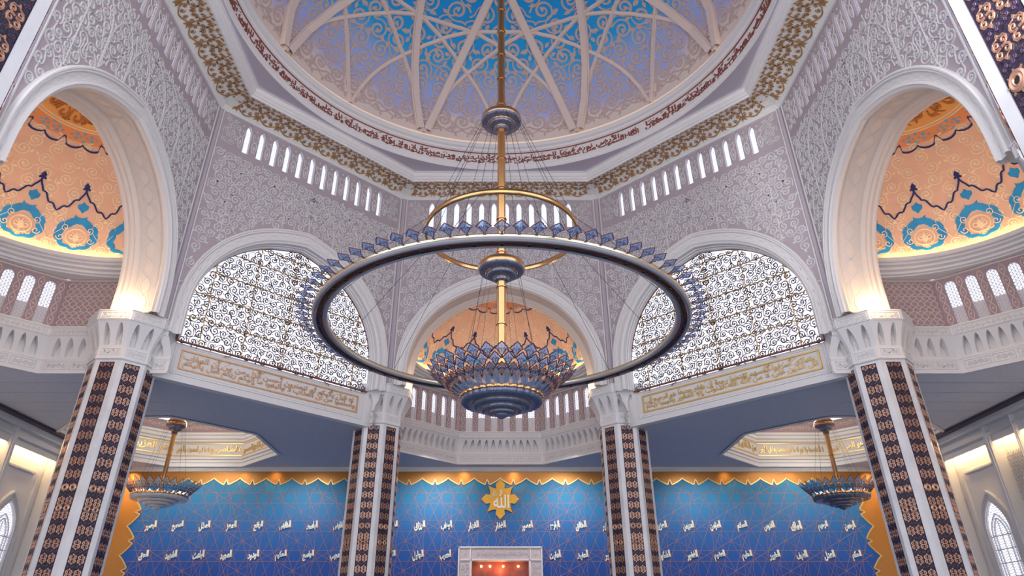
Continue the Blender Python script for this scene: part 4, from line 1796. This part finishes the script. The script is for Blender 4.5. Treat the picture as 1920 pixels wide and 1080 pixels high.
for i in range(-14, 14):
    for o in (-.36, .36):
        zz = np.arange(2.2, 7.5, CELL / 4)
        t = np.abs(((zz - nz) / CELL + .5) % 1 - .5) * 2
        xx = nx + i * CELL + o + np.sign(o) * (.05 * (t < .1) - .035 * (t > .9))
        ok = np.abs(xx) < 15.3
        if ok.all():
            ribbon(mb, np.stack([xx, zz], -1), .010, .010, fQ)
link('star_lattice', mb.mesh('star_lattice', 'lattice_rose'), qib)
mb = MB()
mb.box(-SX, SX, QY - .16, QY, 8.18, ZC)
mb.box(-SX, SX, QY - .08, QY, 8.13, 8.18)
link('wall_cornice', mb.mesh('wall_cornice', 'white_moulding'), qib)

NAMES_UP = [('الرحمن', 'ar-Rahman'), ('الرحيم', 'ar-Rahim'), ('الملك', 'al-Malik'), ('القدوس', 'al-Quddus'), ('السلام', 'as-Salam'), ('المؤمن', "al-Mu'min"),
            ('المهيمن', 'al-Muhaymin'), ('العزيز', 'al-Aziz'), ('الجبار', 'al-Jabbar'), ('المتكبر', 'al-Mutakabbir'), ('الخالق', 'al-Khaliq'), ('البارئ', "al-Bari'"),
            ('المصور', 'al-Musawwir'), ('الغفار', 'al-Ghaffar'), ('القهار', 'al-Qahhar'), ('الوهاب', 'al-Wahhab'), ('الرزاق', 'ar-Razzaq'), ('الفتاح', 'al-Fattah'),
            ('العليم', 'al-Alim'), ('القابض', 'al-Qabid'), ('الباسط', 'al-Basit'), ('الخافض', 'al-Khafid'), ('الرافع', "ar-Rafi'"), ('المعز', "al-Mu'izz"),
            ('المذل', 'al-Mudhill'), ('السميع', "as-Sami'"), ('البصير', 'al-Basir')]
NAMES_LO = [('الحكم', 'al-Hakam'), ('العدل', 'al-Adl'), ('اللطيف', 'al-Latif'), ('الخبير', 'al-Khabir'), ('الحليم', 'al-Halim'), ('العظيم', 'al-Azim'),
            ('الغفور', 'al-Ghafur'), ('الشكور', 'ash-Shakur'), ('العلى', 'al-Ali'), ('الكبير', 'al-Kabir'), ('الحفيظ', 'al-Hafiz'), ('المقيت', 'al-Muqit'),
            None, None, None, ('الحسيب', 'al-Hasib'), ('الجليل', 'al-Jalil'), ('الكريم', 'al-Karim'), ('الرقيب', 'ar-Raqib'), ('المجيب', 'al-Mujib'),
            ('الواسع', "al-Wasi'"), ('الحكيم', 'al-Hakim'), ('الودود', 'al-Wadud'), ('المجيد', 'al-Majid'), ('الباعث', "al-Ba'ith"), ('الشهيد', 'ash-Shahid'), ('الحق', 'al-Haqq')]
for row, (names, zc) in enumerate(((NAMES_UP, 5.90), (NAMES_LO, 4.76))):
    for i, it in enumerate(names):
        if it is None:
            continue
        xc = (13 - i) * CELL
        g = text_geo(it[0], .05)
        hgt = .36
        wid = min(.46, max(.36, hgt * g[2] * .6))
        mb = MB()
        lf = lambda u, v, h: np.stack([np.asarray(u, float), -np.asarray(h, float) + 0 * np.asarray(u, float), np.asarray(v, float)], -1)
        add_text(mb, g, lf, -wid / 2, wid / 2, -hgt / 2, hgt / 2, .03, shear=-.10, tilt=.22)
        t = thing('calligraphy_name', 'cream Arabic name %s in the %s row on the blue wall' % (it[1], ('upper', 'lower')[row]), 'calligraphy',
                  (xc, QY - .015, zc), 0, 'raised names on the blue prayer wall', mb.mesh('calligraphy_name', 'script_white'))

# gold star medallion with the divine name
mb = MB()
q8 = [(0, .82), (.20, .62), (.17, .43), (.34, .44), (.55, .52), (.46, .33), (.43, .17), (.62, .20)]
poly = []
for k in range(4):
    for px, py in q8:
        c, s = math.cos(-k * PI / 2), math.sin(-k * PI / 2)
        poly.append((px * c - py * s, px * s + py * c))
lf = lambda u, v, h: np.stack([np.asarray(u, float), -np.asarray(h, float) + 0 * np.asarray(u, float), np.asarray(v, float)], -1)
prism(mb, poly, .05, lf)
t = thing('star_medallion', 'gold eight pointed star medallion bearing white calligraphy, high on the blue wall', 'medallion', (0, QY - .03, 6.98), 0, None, mb.mesh('star_plate', 'medallion_gold'))
mb = MB()
add_text(mb, text_geo('الله', .02), lf, -.30, .38, -.38, .38, .03, h0=.05)
add_text(mb, text_geo('جل', .02), lf, -.36, -.20, .20, .38, .03, h0=.05, tilt=.3)
add_text(mb, text_geo('جلاله', .02), lf, -.40, -.14, .06, .20, .03, h0=.05, tilt=.4)
link('lettering', mb.mesh('lettering', 'script_white'), t)

# mihrab portal
mb = MB()
D = .55
mb.box(-1.70, -1.16, QY - D, QY - .03, 0, 5.03)
mb.box(1.16, 1.70, QY - D, QY - .03, 0, 5.03)
mb.box(-1.16, 1.16, QY - D, QY - .03, 4.50, 5.03)
t = thing('mihrab', 'carved pale marble prayer niche frame with a glowing red recess, under the gold star', 'prayer niche', (0, 0, 0), 0, None, mb.mesh('marble_frame', 'mihrab_marble'))
fm_ = face_map(QY - D)
mb = MB()
rect_frame(mb, fm_, -1.69, 1.69, .2, 5.01, .035, .05)
rect_frame(mb, fm_, -1.19, 1.19, .2, 4.53, .03, .05)
for u in (-1.22, 1.22):
    ribbon(mb, [(u, .2), (u, 5.0)], .025, .04, fm_)
ribbon(mb, [(-1.66, 4.53), (1.66, 4.53)], .025, .04, fm_)
link('frame_moulding', mb.mesh('frame_moulding', 'white_moulding'), t)
ins = lambda a, b, c, d: (lambda u, v, r: a < u - r and u + r < b and c < v - r and v + r < d)
for a in ((-1.64, -1.26, .4, 4.48), (1.26, 1.64, .4, 4.48), (-1.18, 1.18, 4.58, 4.96), (-1.64, -1.26, 4.58, 4.96), (1.26, 1.64, 4.58, 4.96)):
    mb = MB()
    scroll_field(mb, fm_, ins(*a), a[0], a[1], a[2], a[3], .17, .009, .02, leaf=.2, turns=1.4, seed=2, detail=10, mirror=False)
    link('carved_panel', mb.mesh('carved_panel', 'relief'), t)
mb = MB()
mb.box(-1.16, 1.16, QY - .08, QY - .05, 0, 4.50)
link('red_recess', mb.mesh('red_recess', 'mihrab_red'), t)
for u in (-.78, -.42, .12, .74):
    mb = MB()
    lathe(mb, [(.0, .03), (.035, .03), (.045, 0), (.035, -.03), (0, -.05)], 12)
    link('bulb', mb.mesh('bulb', 'bulb'), t, (u, QY - .25, 4.33))
lamp('mihrab_light', 'POINT', (0, QY - .35, 4.2), 6, (1, .35, .12), None, .1)

# ================================================================== COLUMNS
CA = 0.83
cf_ = lambda ap: (lambda u, v, h: np.stack([np.asarray(u, float), -(ap + np.asarray(h, float)) + 0 * np.asarray(u, float), np.asarray(v, float) + 0 * np.asarray(u, float)], -1))


def oct_solid(mb, prof):
    mb.grid(np.array([[(r * SEC * c, r * SEC * s, z) for c, s in OCT] for r, z in prof]), cv=True)


mb = MB()
oct_solid(mb, [(1.02, 0), (1.02, .35), (.95, .42), (.90, .50), (CA, .56), (CA, 8.42), (CA + .03, 8.44), (CA + .03, 8.47)])
ME_SH = mb.mesh('shaft', 'marble')
fC = cf_(CA)
mb = MB()
prism(mb, [(-.205, .75), (.205, .75), (.205, 8.36), (-.205, 8.36)], .004, fC)
ME_PA = mb.mesh('mosaic_panel', 'mosaic_dark')
fP = cf_(CA + .004)


def column_ornament():
    mb = MB()
    hol = MB()
    thin = MB()
    def motif(u, z, top=True, bottom=True):
        for s in (-1, 1):
            for v, on in ((1, top), (-1, bottom)):
                if not on:
                    continue
                sp = spiral(u + s * .040, z + v * .042, .037, -v * PI / 2, 1.2, s * v, 12)
                ribbon(mb, sp, np.linspace(.0095, .006, 12), .007, fP)
                ribbon(mb, [(u + s * .004, z + v * .005), (u + s * .03, z + v * .006), (u + s * .074, z + v * .02), (u + s * .080, z + v * .05), (u + s * .06, z + v * .082), (u + s * .02, z + v * .088), (u, z + v * .105)], .0055, .006, fP)
        for v, on in ((1, top), (-1, bottom)):
            if on:
                prism(mb, [(u, z + v * .128), (u + .016, z + v * .106), (u, z + v * .086), (u - .016, z + v * .106)], .007, fP)

    def boss(u, z, r):
        t = np.linspace(0, 2 * PI, 25)[:-1]
        P = []
        for rr, h in ((r, 0), (r, .012), (r * .8, .022), (r * .6, .015), (r * .42, .022), (r * .34, .010)):
            P.append(fP(u + rr * np.cos(t), z + rr * np.sin(t), np.full(24, h)))
        mb.grid(np.stack(P, 1), cu=True)
        prism(hol, np.stack([u + r * .36 * np.cos(t), z + r * .36 * np.sin(t)], -1), .012, fP)
        for k in range(8):
            a = k * PI / 4
            prism(mb, leaf_poly(u + r * .95 * math.cos(a), z + r * .95 * math.sin(a), r * .28, a), .010, fP)
    for m_ in (mb, hol, thin):
        for u in (-.203, .203):
            ribbon(m_, [(u, .78), (u, 8.34)], .0015, .003, fP)
    for k in range(23):
        z = 8.30 - .3305 * k
        for u in (-.098, .098):
            if k == 0:
                motif(u, z + .03, False, True)
            elif k == 10:
                boss(u, z, .088)
            else:
                motif(u, z)
            if k == 11:
                boss(u, z - .165, .075)
        # thin dark scrolls between the rows
        for u in (-.15, -.05, .05, .15):
            ribbon(thin, spiral(u - .012, z - .175, .020, 1.0, 1.2, 1, 9), .0035, .006, fP)
            ribbon(thin, spiral(u + .012, z - .150, .020, 1.0 + PI, 1.2, 1, 9), .0035, .006, fP)
    return mb.mesh('gilt_pattern', 'ornament_copper'), hol.mesh('boss_hole', 'boss_hole'), thin.mesh('thin_scroll_pattern', 'thin_scroll')


ME_OR, ME_HO, ME_TH = column_ornament()
mb = MB()
oct_solid(mb, [(CA + .05, 8.45), (CA + .05, 8.50), (.86, 8.52), (.86, 8.80)])
for k in range(8):
    flare_facet(mb, (k * PI / 4, 0, 0), .86, 1.12, 8.80, 9.50, 2, .78, ww=.25)
oct_solid(mb, [(1.12, 9.50), (1.15, 9.51), (1.15, 9.78), (1.17, 9.79), (1.17, 9.82), (.5, 9.82)])
ME_CAP = mb.mesh('capital', 'white_moulding')
mb = MB()
for k in range(8):
    c, s = math.cos(k * PI / 4), math.sin(k * PI / 4)
    for ap, u, z0, z1, w in ((.86, .27, 8.56, 8.75, .016), (1.15, .40, 9.55, 9.74, .014)):
        f = lambda x, v, h: np.stack([(ap + np.asarray(h, float)) * c - np.asarray(x, float) * s, (ap + np.asarray(h, float)) * s + np.asarray(x, float) * c, np.asarray(v, float) + 0 * np.asarray(x, float)], -1)
        rect_frame(mb, f, -u, u, z0, z1, .010, .014)
        running_scroll(mb, f, -u + .02, u - .02, z0 + .02, z1 - .02, w * .8, .012)
    # scrolls in the recesses
    f = lambda x, v, h: np.stack([(.78 + np.asarray(h, float)) * c - np.asarray(x, float) * s, (.78 + np.asarray(h, float)) * s + np.asarray(x, float) * c, np.asarray(v, float) + 0 * np.asarray(x, float)], -1)
    for x0 in (-.165, .165):
        for j, z in enumerate((8.90, 9.02, 9.14, 9.25)):
            ribbon(mb, spiral(x0 + .012 * (-1) ** j, z, .058 - .004 * j, 1.2, 1.3, (-1) ** j, 12), .009, .014, f)
        ribbon(mb, arch_pts(.085, 9.05, .30, 8.86, 8, .3) * [1, 1] + [x0, 0], .008, .014, f)
ME_CAPR = mb.mesh('capital_scrolls', 'relief')


def column(x, y, label):
    t = thing('column', label, 'column', (x, y, 0), 0, 'octagonal columns round the domed hall')
    t['kind'] = 'thing'
    link('shaft', ME_SH, t)
    cap = link('capital', ME_CAP, t)
    link('capital_scrolls', ME_CAPR, cap)
    for k in range(8):
        p = link('mosaic_panel', ME_PA, t, rz=k * PI / 4)
        link('gilt_pattern', ME_OR, p)
        link('boss_hole_pattern', ME_HO, p)
        link('thin_scroll_pattern', ME_TH, p)
    return t


for x, y, lab in ((-4.556, 11, 'octagonal marble column left of the red lit prayer niche'), (4.556, 11, 'octagonal marble column right of the red lit prayer niche'),
                  (-11, 4.556, 'large octagonal marble column beside the left great window and left small chandelier'),
                  (11, 4.556, 'large octagonal marble column beside the right great window and right small chandelier'),
                  (-4.556, -11, 'nearest column, dark ornament cut off by the top left corner'), (4.556, -11, 'nearest column, bright ornament cut off by the top right corner'),
                  (-11, -4.556, 'column at the outer end of the left arch, behind the nearest left column'),
                  (11, -4.556, 'column at the outer end of the right arch, only its capital edge showing')):
    column(x, y, lab)

# ================================================================== CHANDELIERS


def leaf_meshes(r0, z0, beta, size, half, glass, name, hx=1.0):
    """a pointed glass leaf whose stalk starts at radius r0 and height z0, leaning outwards by beta"""
    cb, sb = math.cos(beta), math.sin(beta)
    f = lambda u, v, h: np.stack([r0 + np.asarray(v, float) * cb + np.asarray(h, float) * sb, np.asarray(u, float), z0 + np.asarray(v, float) * sb - np.asarray(h, float) * cb], -1)
    right = [(.10, .10), (.08, .20), (.30, .26), (.26, .34), (.52, .42), (.62, .50), (1.0, .58), (.78, .66), (.72, .72), (.50, .76), (.44, .84), (.22, .90)]
    poly = [(0, 0)] + [(a * half, b * size) for a, b in right] + [(0, size)] + [(-a * half, b * size) for a, b in reversed(right)]
    g, fr = MB(), MB()
    prism(g, poly, .008, f, h0=-.004)
    ribbon(fr, poly, .010 * hx, .012, f, closed=True, h0=-.006)
    for s in (-1, 1):
        ribbon(fr, spiral(s * half * .32, size * .56, half * .26, -PI / 2, 1.2, s, 9), .005, .006, f, h0=.004)
    ribbon(fr, [(0, size * .3), (0, size * .8)], .004, .006, f, h0=.004)
    return g.mesh('glass_leaf', glass), fr.mesh('leaf_frame', name)


def cable(p0, p1, r=.006):
    mb = MB()
    tube(mb, [p0, p1], r, 5)
    return mb.mesh('cable', 'cable')


def rod_mesh(z0, z1, r, step, material):
    mb = MB()
    prof = [(.001, z0)]
    z = z0
    while z < z1 - step:
        prof += [(r, z), (r, z + step - .06), (r * 1.25, z + step - .05), (r * 1.25, z + step - .02), (r, z + step - .01)]
        z += step
    prof += [(r, z), (r, z1), (.001, z1)]
    lathe(mb, prof, 20)
    return mb.mesh('rod', material, False)


def hub(parent, z, r):
    mb = MB()
    lathe(mb, [(.06, z + .24), (r * .85, z + .22), (r * .97, z + .16), (r, z + .06), (r * .985, z + .03)], 48)
    rim = mb.mesh('gold_rim', 'brass', True)
    mb = MB()
    lathe(mb, [(r * .985, z + .03), (r * .97, z), (r * .92, z - .03), (r * .68, z - .07), (r * .64, z - .07), (r * .62, z - .13), (r * .60, z - .15), (r * .34, z - .19), (r * .32, z - .19), (r * .30, z - .27), (r * .18, z - .30), (.06, z - .32)], 48)
    o = link('hub', mb.mesh('hub', 'hub_blue'), parent)
    link('gold_rim', rim, o)
    mb = MB()
    for rr, zz in ((.66, -.072), (.33, -.192)):
        lathe(mb, [(r * rr - .012, z + zz), (r * rr, z + zz - .015), (r * rr + .012, z + zz)], 48)
    link('gold_fillet', mb.mesh('gold_fillet', 'brass'), o)
    return o


CX = .03
ch = thing('chandelier', 'huge ring chandelier of blue glass leaves hanging from the middle of the dome', 'chandelier', (CX, 0, 0))
link('rod', rod_mesh(6.0, 25.3, .105, .95, 'brass'), ch)
hub(ch, 13.85, .56)
hub(ch, 9.25, .57)
# upper ring
mb = MB()
lathe(mb, [(1.84, 10.22), (1.90, 10.22), (1.91, 10.28), (1.90, 10.34), (1.84, 10.34), (1.83, 10.28), (1.84, 10.22)], 128)
ur = link('upper_ring', mb.mesh('upper_ring', 'brass', True), ch)
# large ring
mb = MB()
lathe(mb, [(3.98, 7.64), (4.0, 7.62), (4.12, 7.62), (4.14, 7.64)], 160)
lr = link('large_ring', mb.mesh('large_ring', 'copper', True), ch)
mb = MB()
lathe(mb, [(4.13, 7.635), (4.19, 7.625), (4.22, 7.65), (4.22, 7.69)], 240, scallop=.006, lobes=240)
lathe(mb, [(3.99, 7.635), (3.92, 7.625), (3.89, 7.65), (3.89, 7.68)], 240, scallop=-.008, lobes=240)
link('crystal_band', mb.mesh('crystal_band', 'crystal_bead'), lr)
mb = MB()
lathe(mb, [(4.22, 7.69), (4.23, 7.70), (4.23, 7.755), (4.20, 7.765), (3.93, 7.765), (3.89, 7.755), (3.89, 7.68)], 160)
link('gold_edge', mb.mesh('gold_edge', 'pale_gold', True), lr)
mb = MB()
for k in range(52):
    a = 2 * PI * k / 52
    t = np.linspace(0, 2 * PI, 13)[:-1]
    P = [np.stack([4.06 * math.cos(a) + r * np.cos(t), 4.06 * math.sin(a) + r * np.sin(t), np.full(12, z)], -1) for r, z in ((.05, 7.621), (.045, 7.605), (.03, 7.60), (.025, 7.615))]
    mb.grid(np.stack(P, 1), cu=True)
lathe(mb, [(4.012, 7.619), (4.018, 7.617), (4.024, 7.619)], 160)
lathe(mb, [(4.096, 7.619), (4.102, 7.617), (4.108, 7.619)], 160)
link('downlight', mb.mesh('downlight', 'boss_hole'), lr)
lf0 = leaf_meshes(4.20, 7.75, math.radians(8), .40, .138, 'leaf_glass', 'leaf_frame')
for k in range(86):
    o = link('ring_leaf', lf0[0], ch, rz=2 * PI * (k + .5) / 86)
    link('leaf_frame', lf0[1], o)
# basket of leaves in three rows
B0 = (.88, 6.13)
bt = math.atan2(.65, .77)
for row, (v0, sz, hf, gl) in enumerate(((.63, .38, .140, 'leaf_glass'), (.42, .37, .122, 'leaf_glass'), (.21, .34, .102, 'leaf_glass_deep'))):
    lm = leaf_meshes(B0[0] + v0 * math.cos(bt), B0[1] + v0 * math.sin(bt), bt, sz, hf, gl, 'leaf_frame', 1.3)
    for k in range(32):
        o = link('basket_leaf', lm[0], ch, rz=2 * PI * (k + .5 * (row % 2)) / 32 - PI / 2)
        link('leaf_frame', lm[1], o)


def basket_lattice():
    mb = MB()
    cb, sb = math.cos(bt), math.sin(bt)
    for k in range(32):
        for s in (-1, 1):
            v = np.linspace(0, .86, 12)
            az = 2 * PI * k / 32 + s * v / .86 * 2.1 * 2 * PI / 32
            r = B0[0] + v * cb
            P = np.stack([r * np.cos(az), r * np.sin(az), B0[1] + v * sb], -1)
            tube(mb, [tuple(p) for p in P], .006, 5)
            for vv in (.30, .48):
                az2 = 2 * PI * k / 32
                rr = B0[0] + vv * cb
                f = lambda u, v_, h: np.stack([(rr + np.asarray(v_) * cb + np.asarray(h) * sb) * np.cos(az2 + np.asarray(u) / rr), (rr + np.asarray(v_) * cb + np.asarray(h) * sb) * np.sin(az2 + np.asarray(u) / rr), B0[1] + vv * sb + np.asarray(v_) * sb - np.asarray(h) * cb], -1)
                ribbon(mb, spiral(s * .05, 0, .045, PI / 2, 1.2, s, 9), .010, .012, f)
    return mb.mesh('basket_lattice', 'leaf_scroll')


link('basket_lattice', basket_lattice(), ch)


def small_kites(r0, z0, n, v0, size, half, material):
    mb = MB()
    cb, sb = math.cos(bt), math.sin(bt)
    for k in range(n):
        az = 2 * PI * (k + .5) / n - PI / 2
        P = []
        for u, v in ((0, v0), (half, v0 + size * .55), (0, v0 + size), (-half, v0 + size * .55)):
            r = r0 + v * cb
            P.append((r * math.cos(az) - u * math.sin(az), r * math.sin(az) + u * math.cos(az), z0 + v * sb))
        mb.add(P, [(0, 1, 2, 3)])
    return mb.mesh('lower_petals', material)


mb = MB()
lathe(mb, [(.86, 6.15), (1.06, 6.32), (1.16, 6.42)], 64)
link('inner_glass', mb.mesh('inner_glass', 'leaf_glass_deep'), ch)
link('lower_petals', small_kites(B0[0], B0[1], 32, 0.0, .30, .085, 'leaf_glass_deep'), ch)


def bowl(parent, r, z, k, tier_mat, gold='brass'):
    """stepped bowl hanging from its rim at height z; k scales the heights"""
    mb = MB()
    lathe(mb, [(r * .97, z + .03 * k), (r, z + .02 * k), (r, z - .02 * k), (r * .98, z - .035 * k)], 256, scallop=.035, lobes=32)
    link('bowl_rim', mb.mesh('bowl_rim', gold), parent)
    steps = [(r * .975, z - .03 * k, z - .13 * k, .03, 32), (r * .70, z - .15 * k, z - .21 * k, 0, 0), (r * .50, z - .23 * k, z - .29 * k, 0, 0), (r * .30, z - .31 * k, z - .345 * k, 0, 0)]
    for i, (rr, za, zb, sc, lb) in enumerate(steps):
        rn = steps[i + 1][0] if i < 3 else r * .15
        mb = MB()
        lathe(mb, [(rr * .98, za + .02 * k), (rr, za), (rr, (za + zb) / 2), (rr * .975, zb), (rr * .93, zb - .008 * k), (rn * 1.06, zb - .018 * k), (rn * .9, zb - .012 * k)], 256 if lb else 96, scallop=sc, lobes=lb)
        o = link('tier', mb.mesh('tier', tier_mat, True), parent)
        if i:
            mb = MB()
            lathe(mb, [(rr * 1.0, za + .012 * k), (rr * 1.02, za + .005 * k), (rr * 1.0, za - .008 * k)], 96)
            link('gold_fillet', mb.mesh('gold_fillet', gold), o)
    mb = MB()
    lathe(mb, [(r * .16, z - .35 * k), (r * .165, z - .37 * k), (r * .14, z - .40 * k), (r * .06, z - .44 * k), (.001, z - .46 * k)], 32)
    link('finial', mb.mesh('finial', tier_mat, True), parent)


bowl(ch, .89, 6.13, 1.0, 'steel_blue')
for k in range(12):
    a = 2 * PI * (k + .5) / 12
    c, s = math.cos(a), math.sin(a)
    link('cable', cable((.52 * c, .52 * s, 13.85), (1.87 * c, 1.87 * s, 10.33)), ch)
    link('cable', cable((1.87 * c, 1.87 * s, 10.24), (4.08 * c, 4.08 * s, 7.76)), ch)
for k in range(8):
    a = 2 * PI * (k + .3) / 8
    c, s = math.cos(a), math.sin(a)
    link('cable', cable((.40 * c, .40 * s, 9.2), (1.0 * c, 1.0 * s, 6.25), .003), ch)


def small_chandelier(x, y, label, tier_mat, leaf_a, leaf_b):
    t = thing('chandelier', label, 'chandelier', (x, y, 0), 0, 'small bowl chandeliers in the aisles')
    link('rod', rod_mesh(6.3, 10.84, .085, .8, 'brass'), t)
    hub(t, 8.98, .38)
    bowl(t, 1.0, 6.36, 1.08, tier_mat)
    for row, (v0, sz, hf, gl) in enumerate(((.08, .58, .125, leaf_a), (.0, .34, .10, leaf_b))):
        b2 = math.radians(46)
        lm = leaf_meshes(.96 + v0 * math.cos(b2), 6.38 + v0 * math.sin(b2), b2, sz, hf, gl, 'leaf_frame')
        for k in range(30):
            o = link('basket_leaf', lm[0], t, rz=2 * PI * (k + .5 * row) / 30)
            link('leaf_frame', lm[1], o)
    for k in range(8):
        a = 2 * PI * (k + .5) / 8
        c, s = math.cos(a), math.sin(a)
        link('cable', cable((.34 * c, .34 * s, 8.95), (.92 * c, .92 * s, 6.42), .004), t)
    return t


small_chandelier(-LX, LY, 'small pale bowl chandelier with leaf crown hanging in the left aisle', 'pale_crystal', 'leaf_glass_lit', 'leaf_glass')
small_chandelier(LX, LY, 'small bluish bowl chandelier with leaf crown hanging in the right aisle', 'steel_blue', 'leaf_glass', 'leaf_glass_deep')
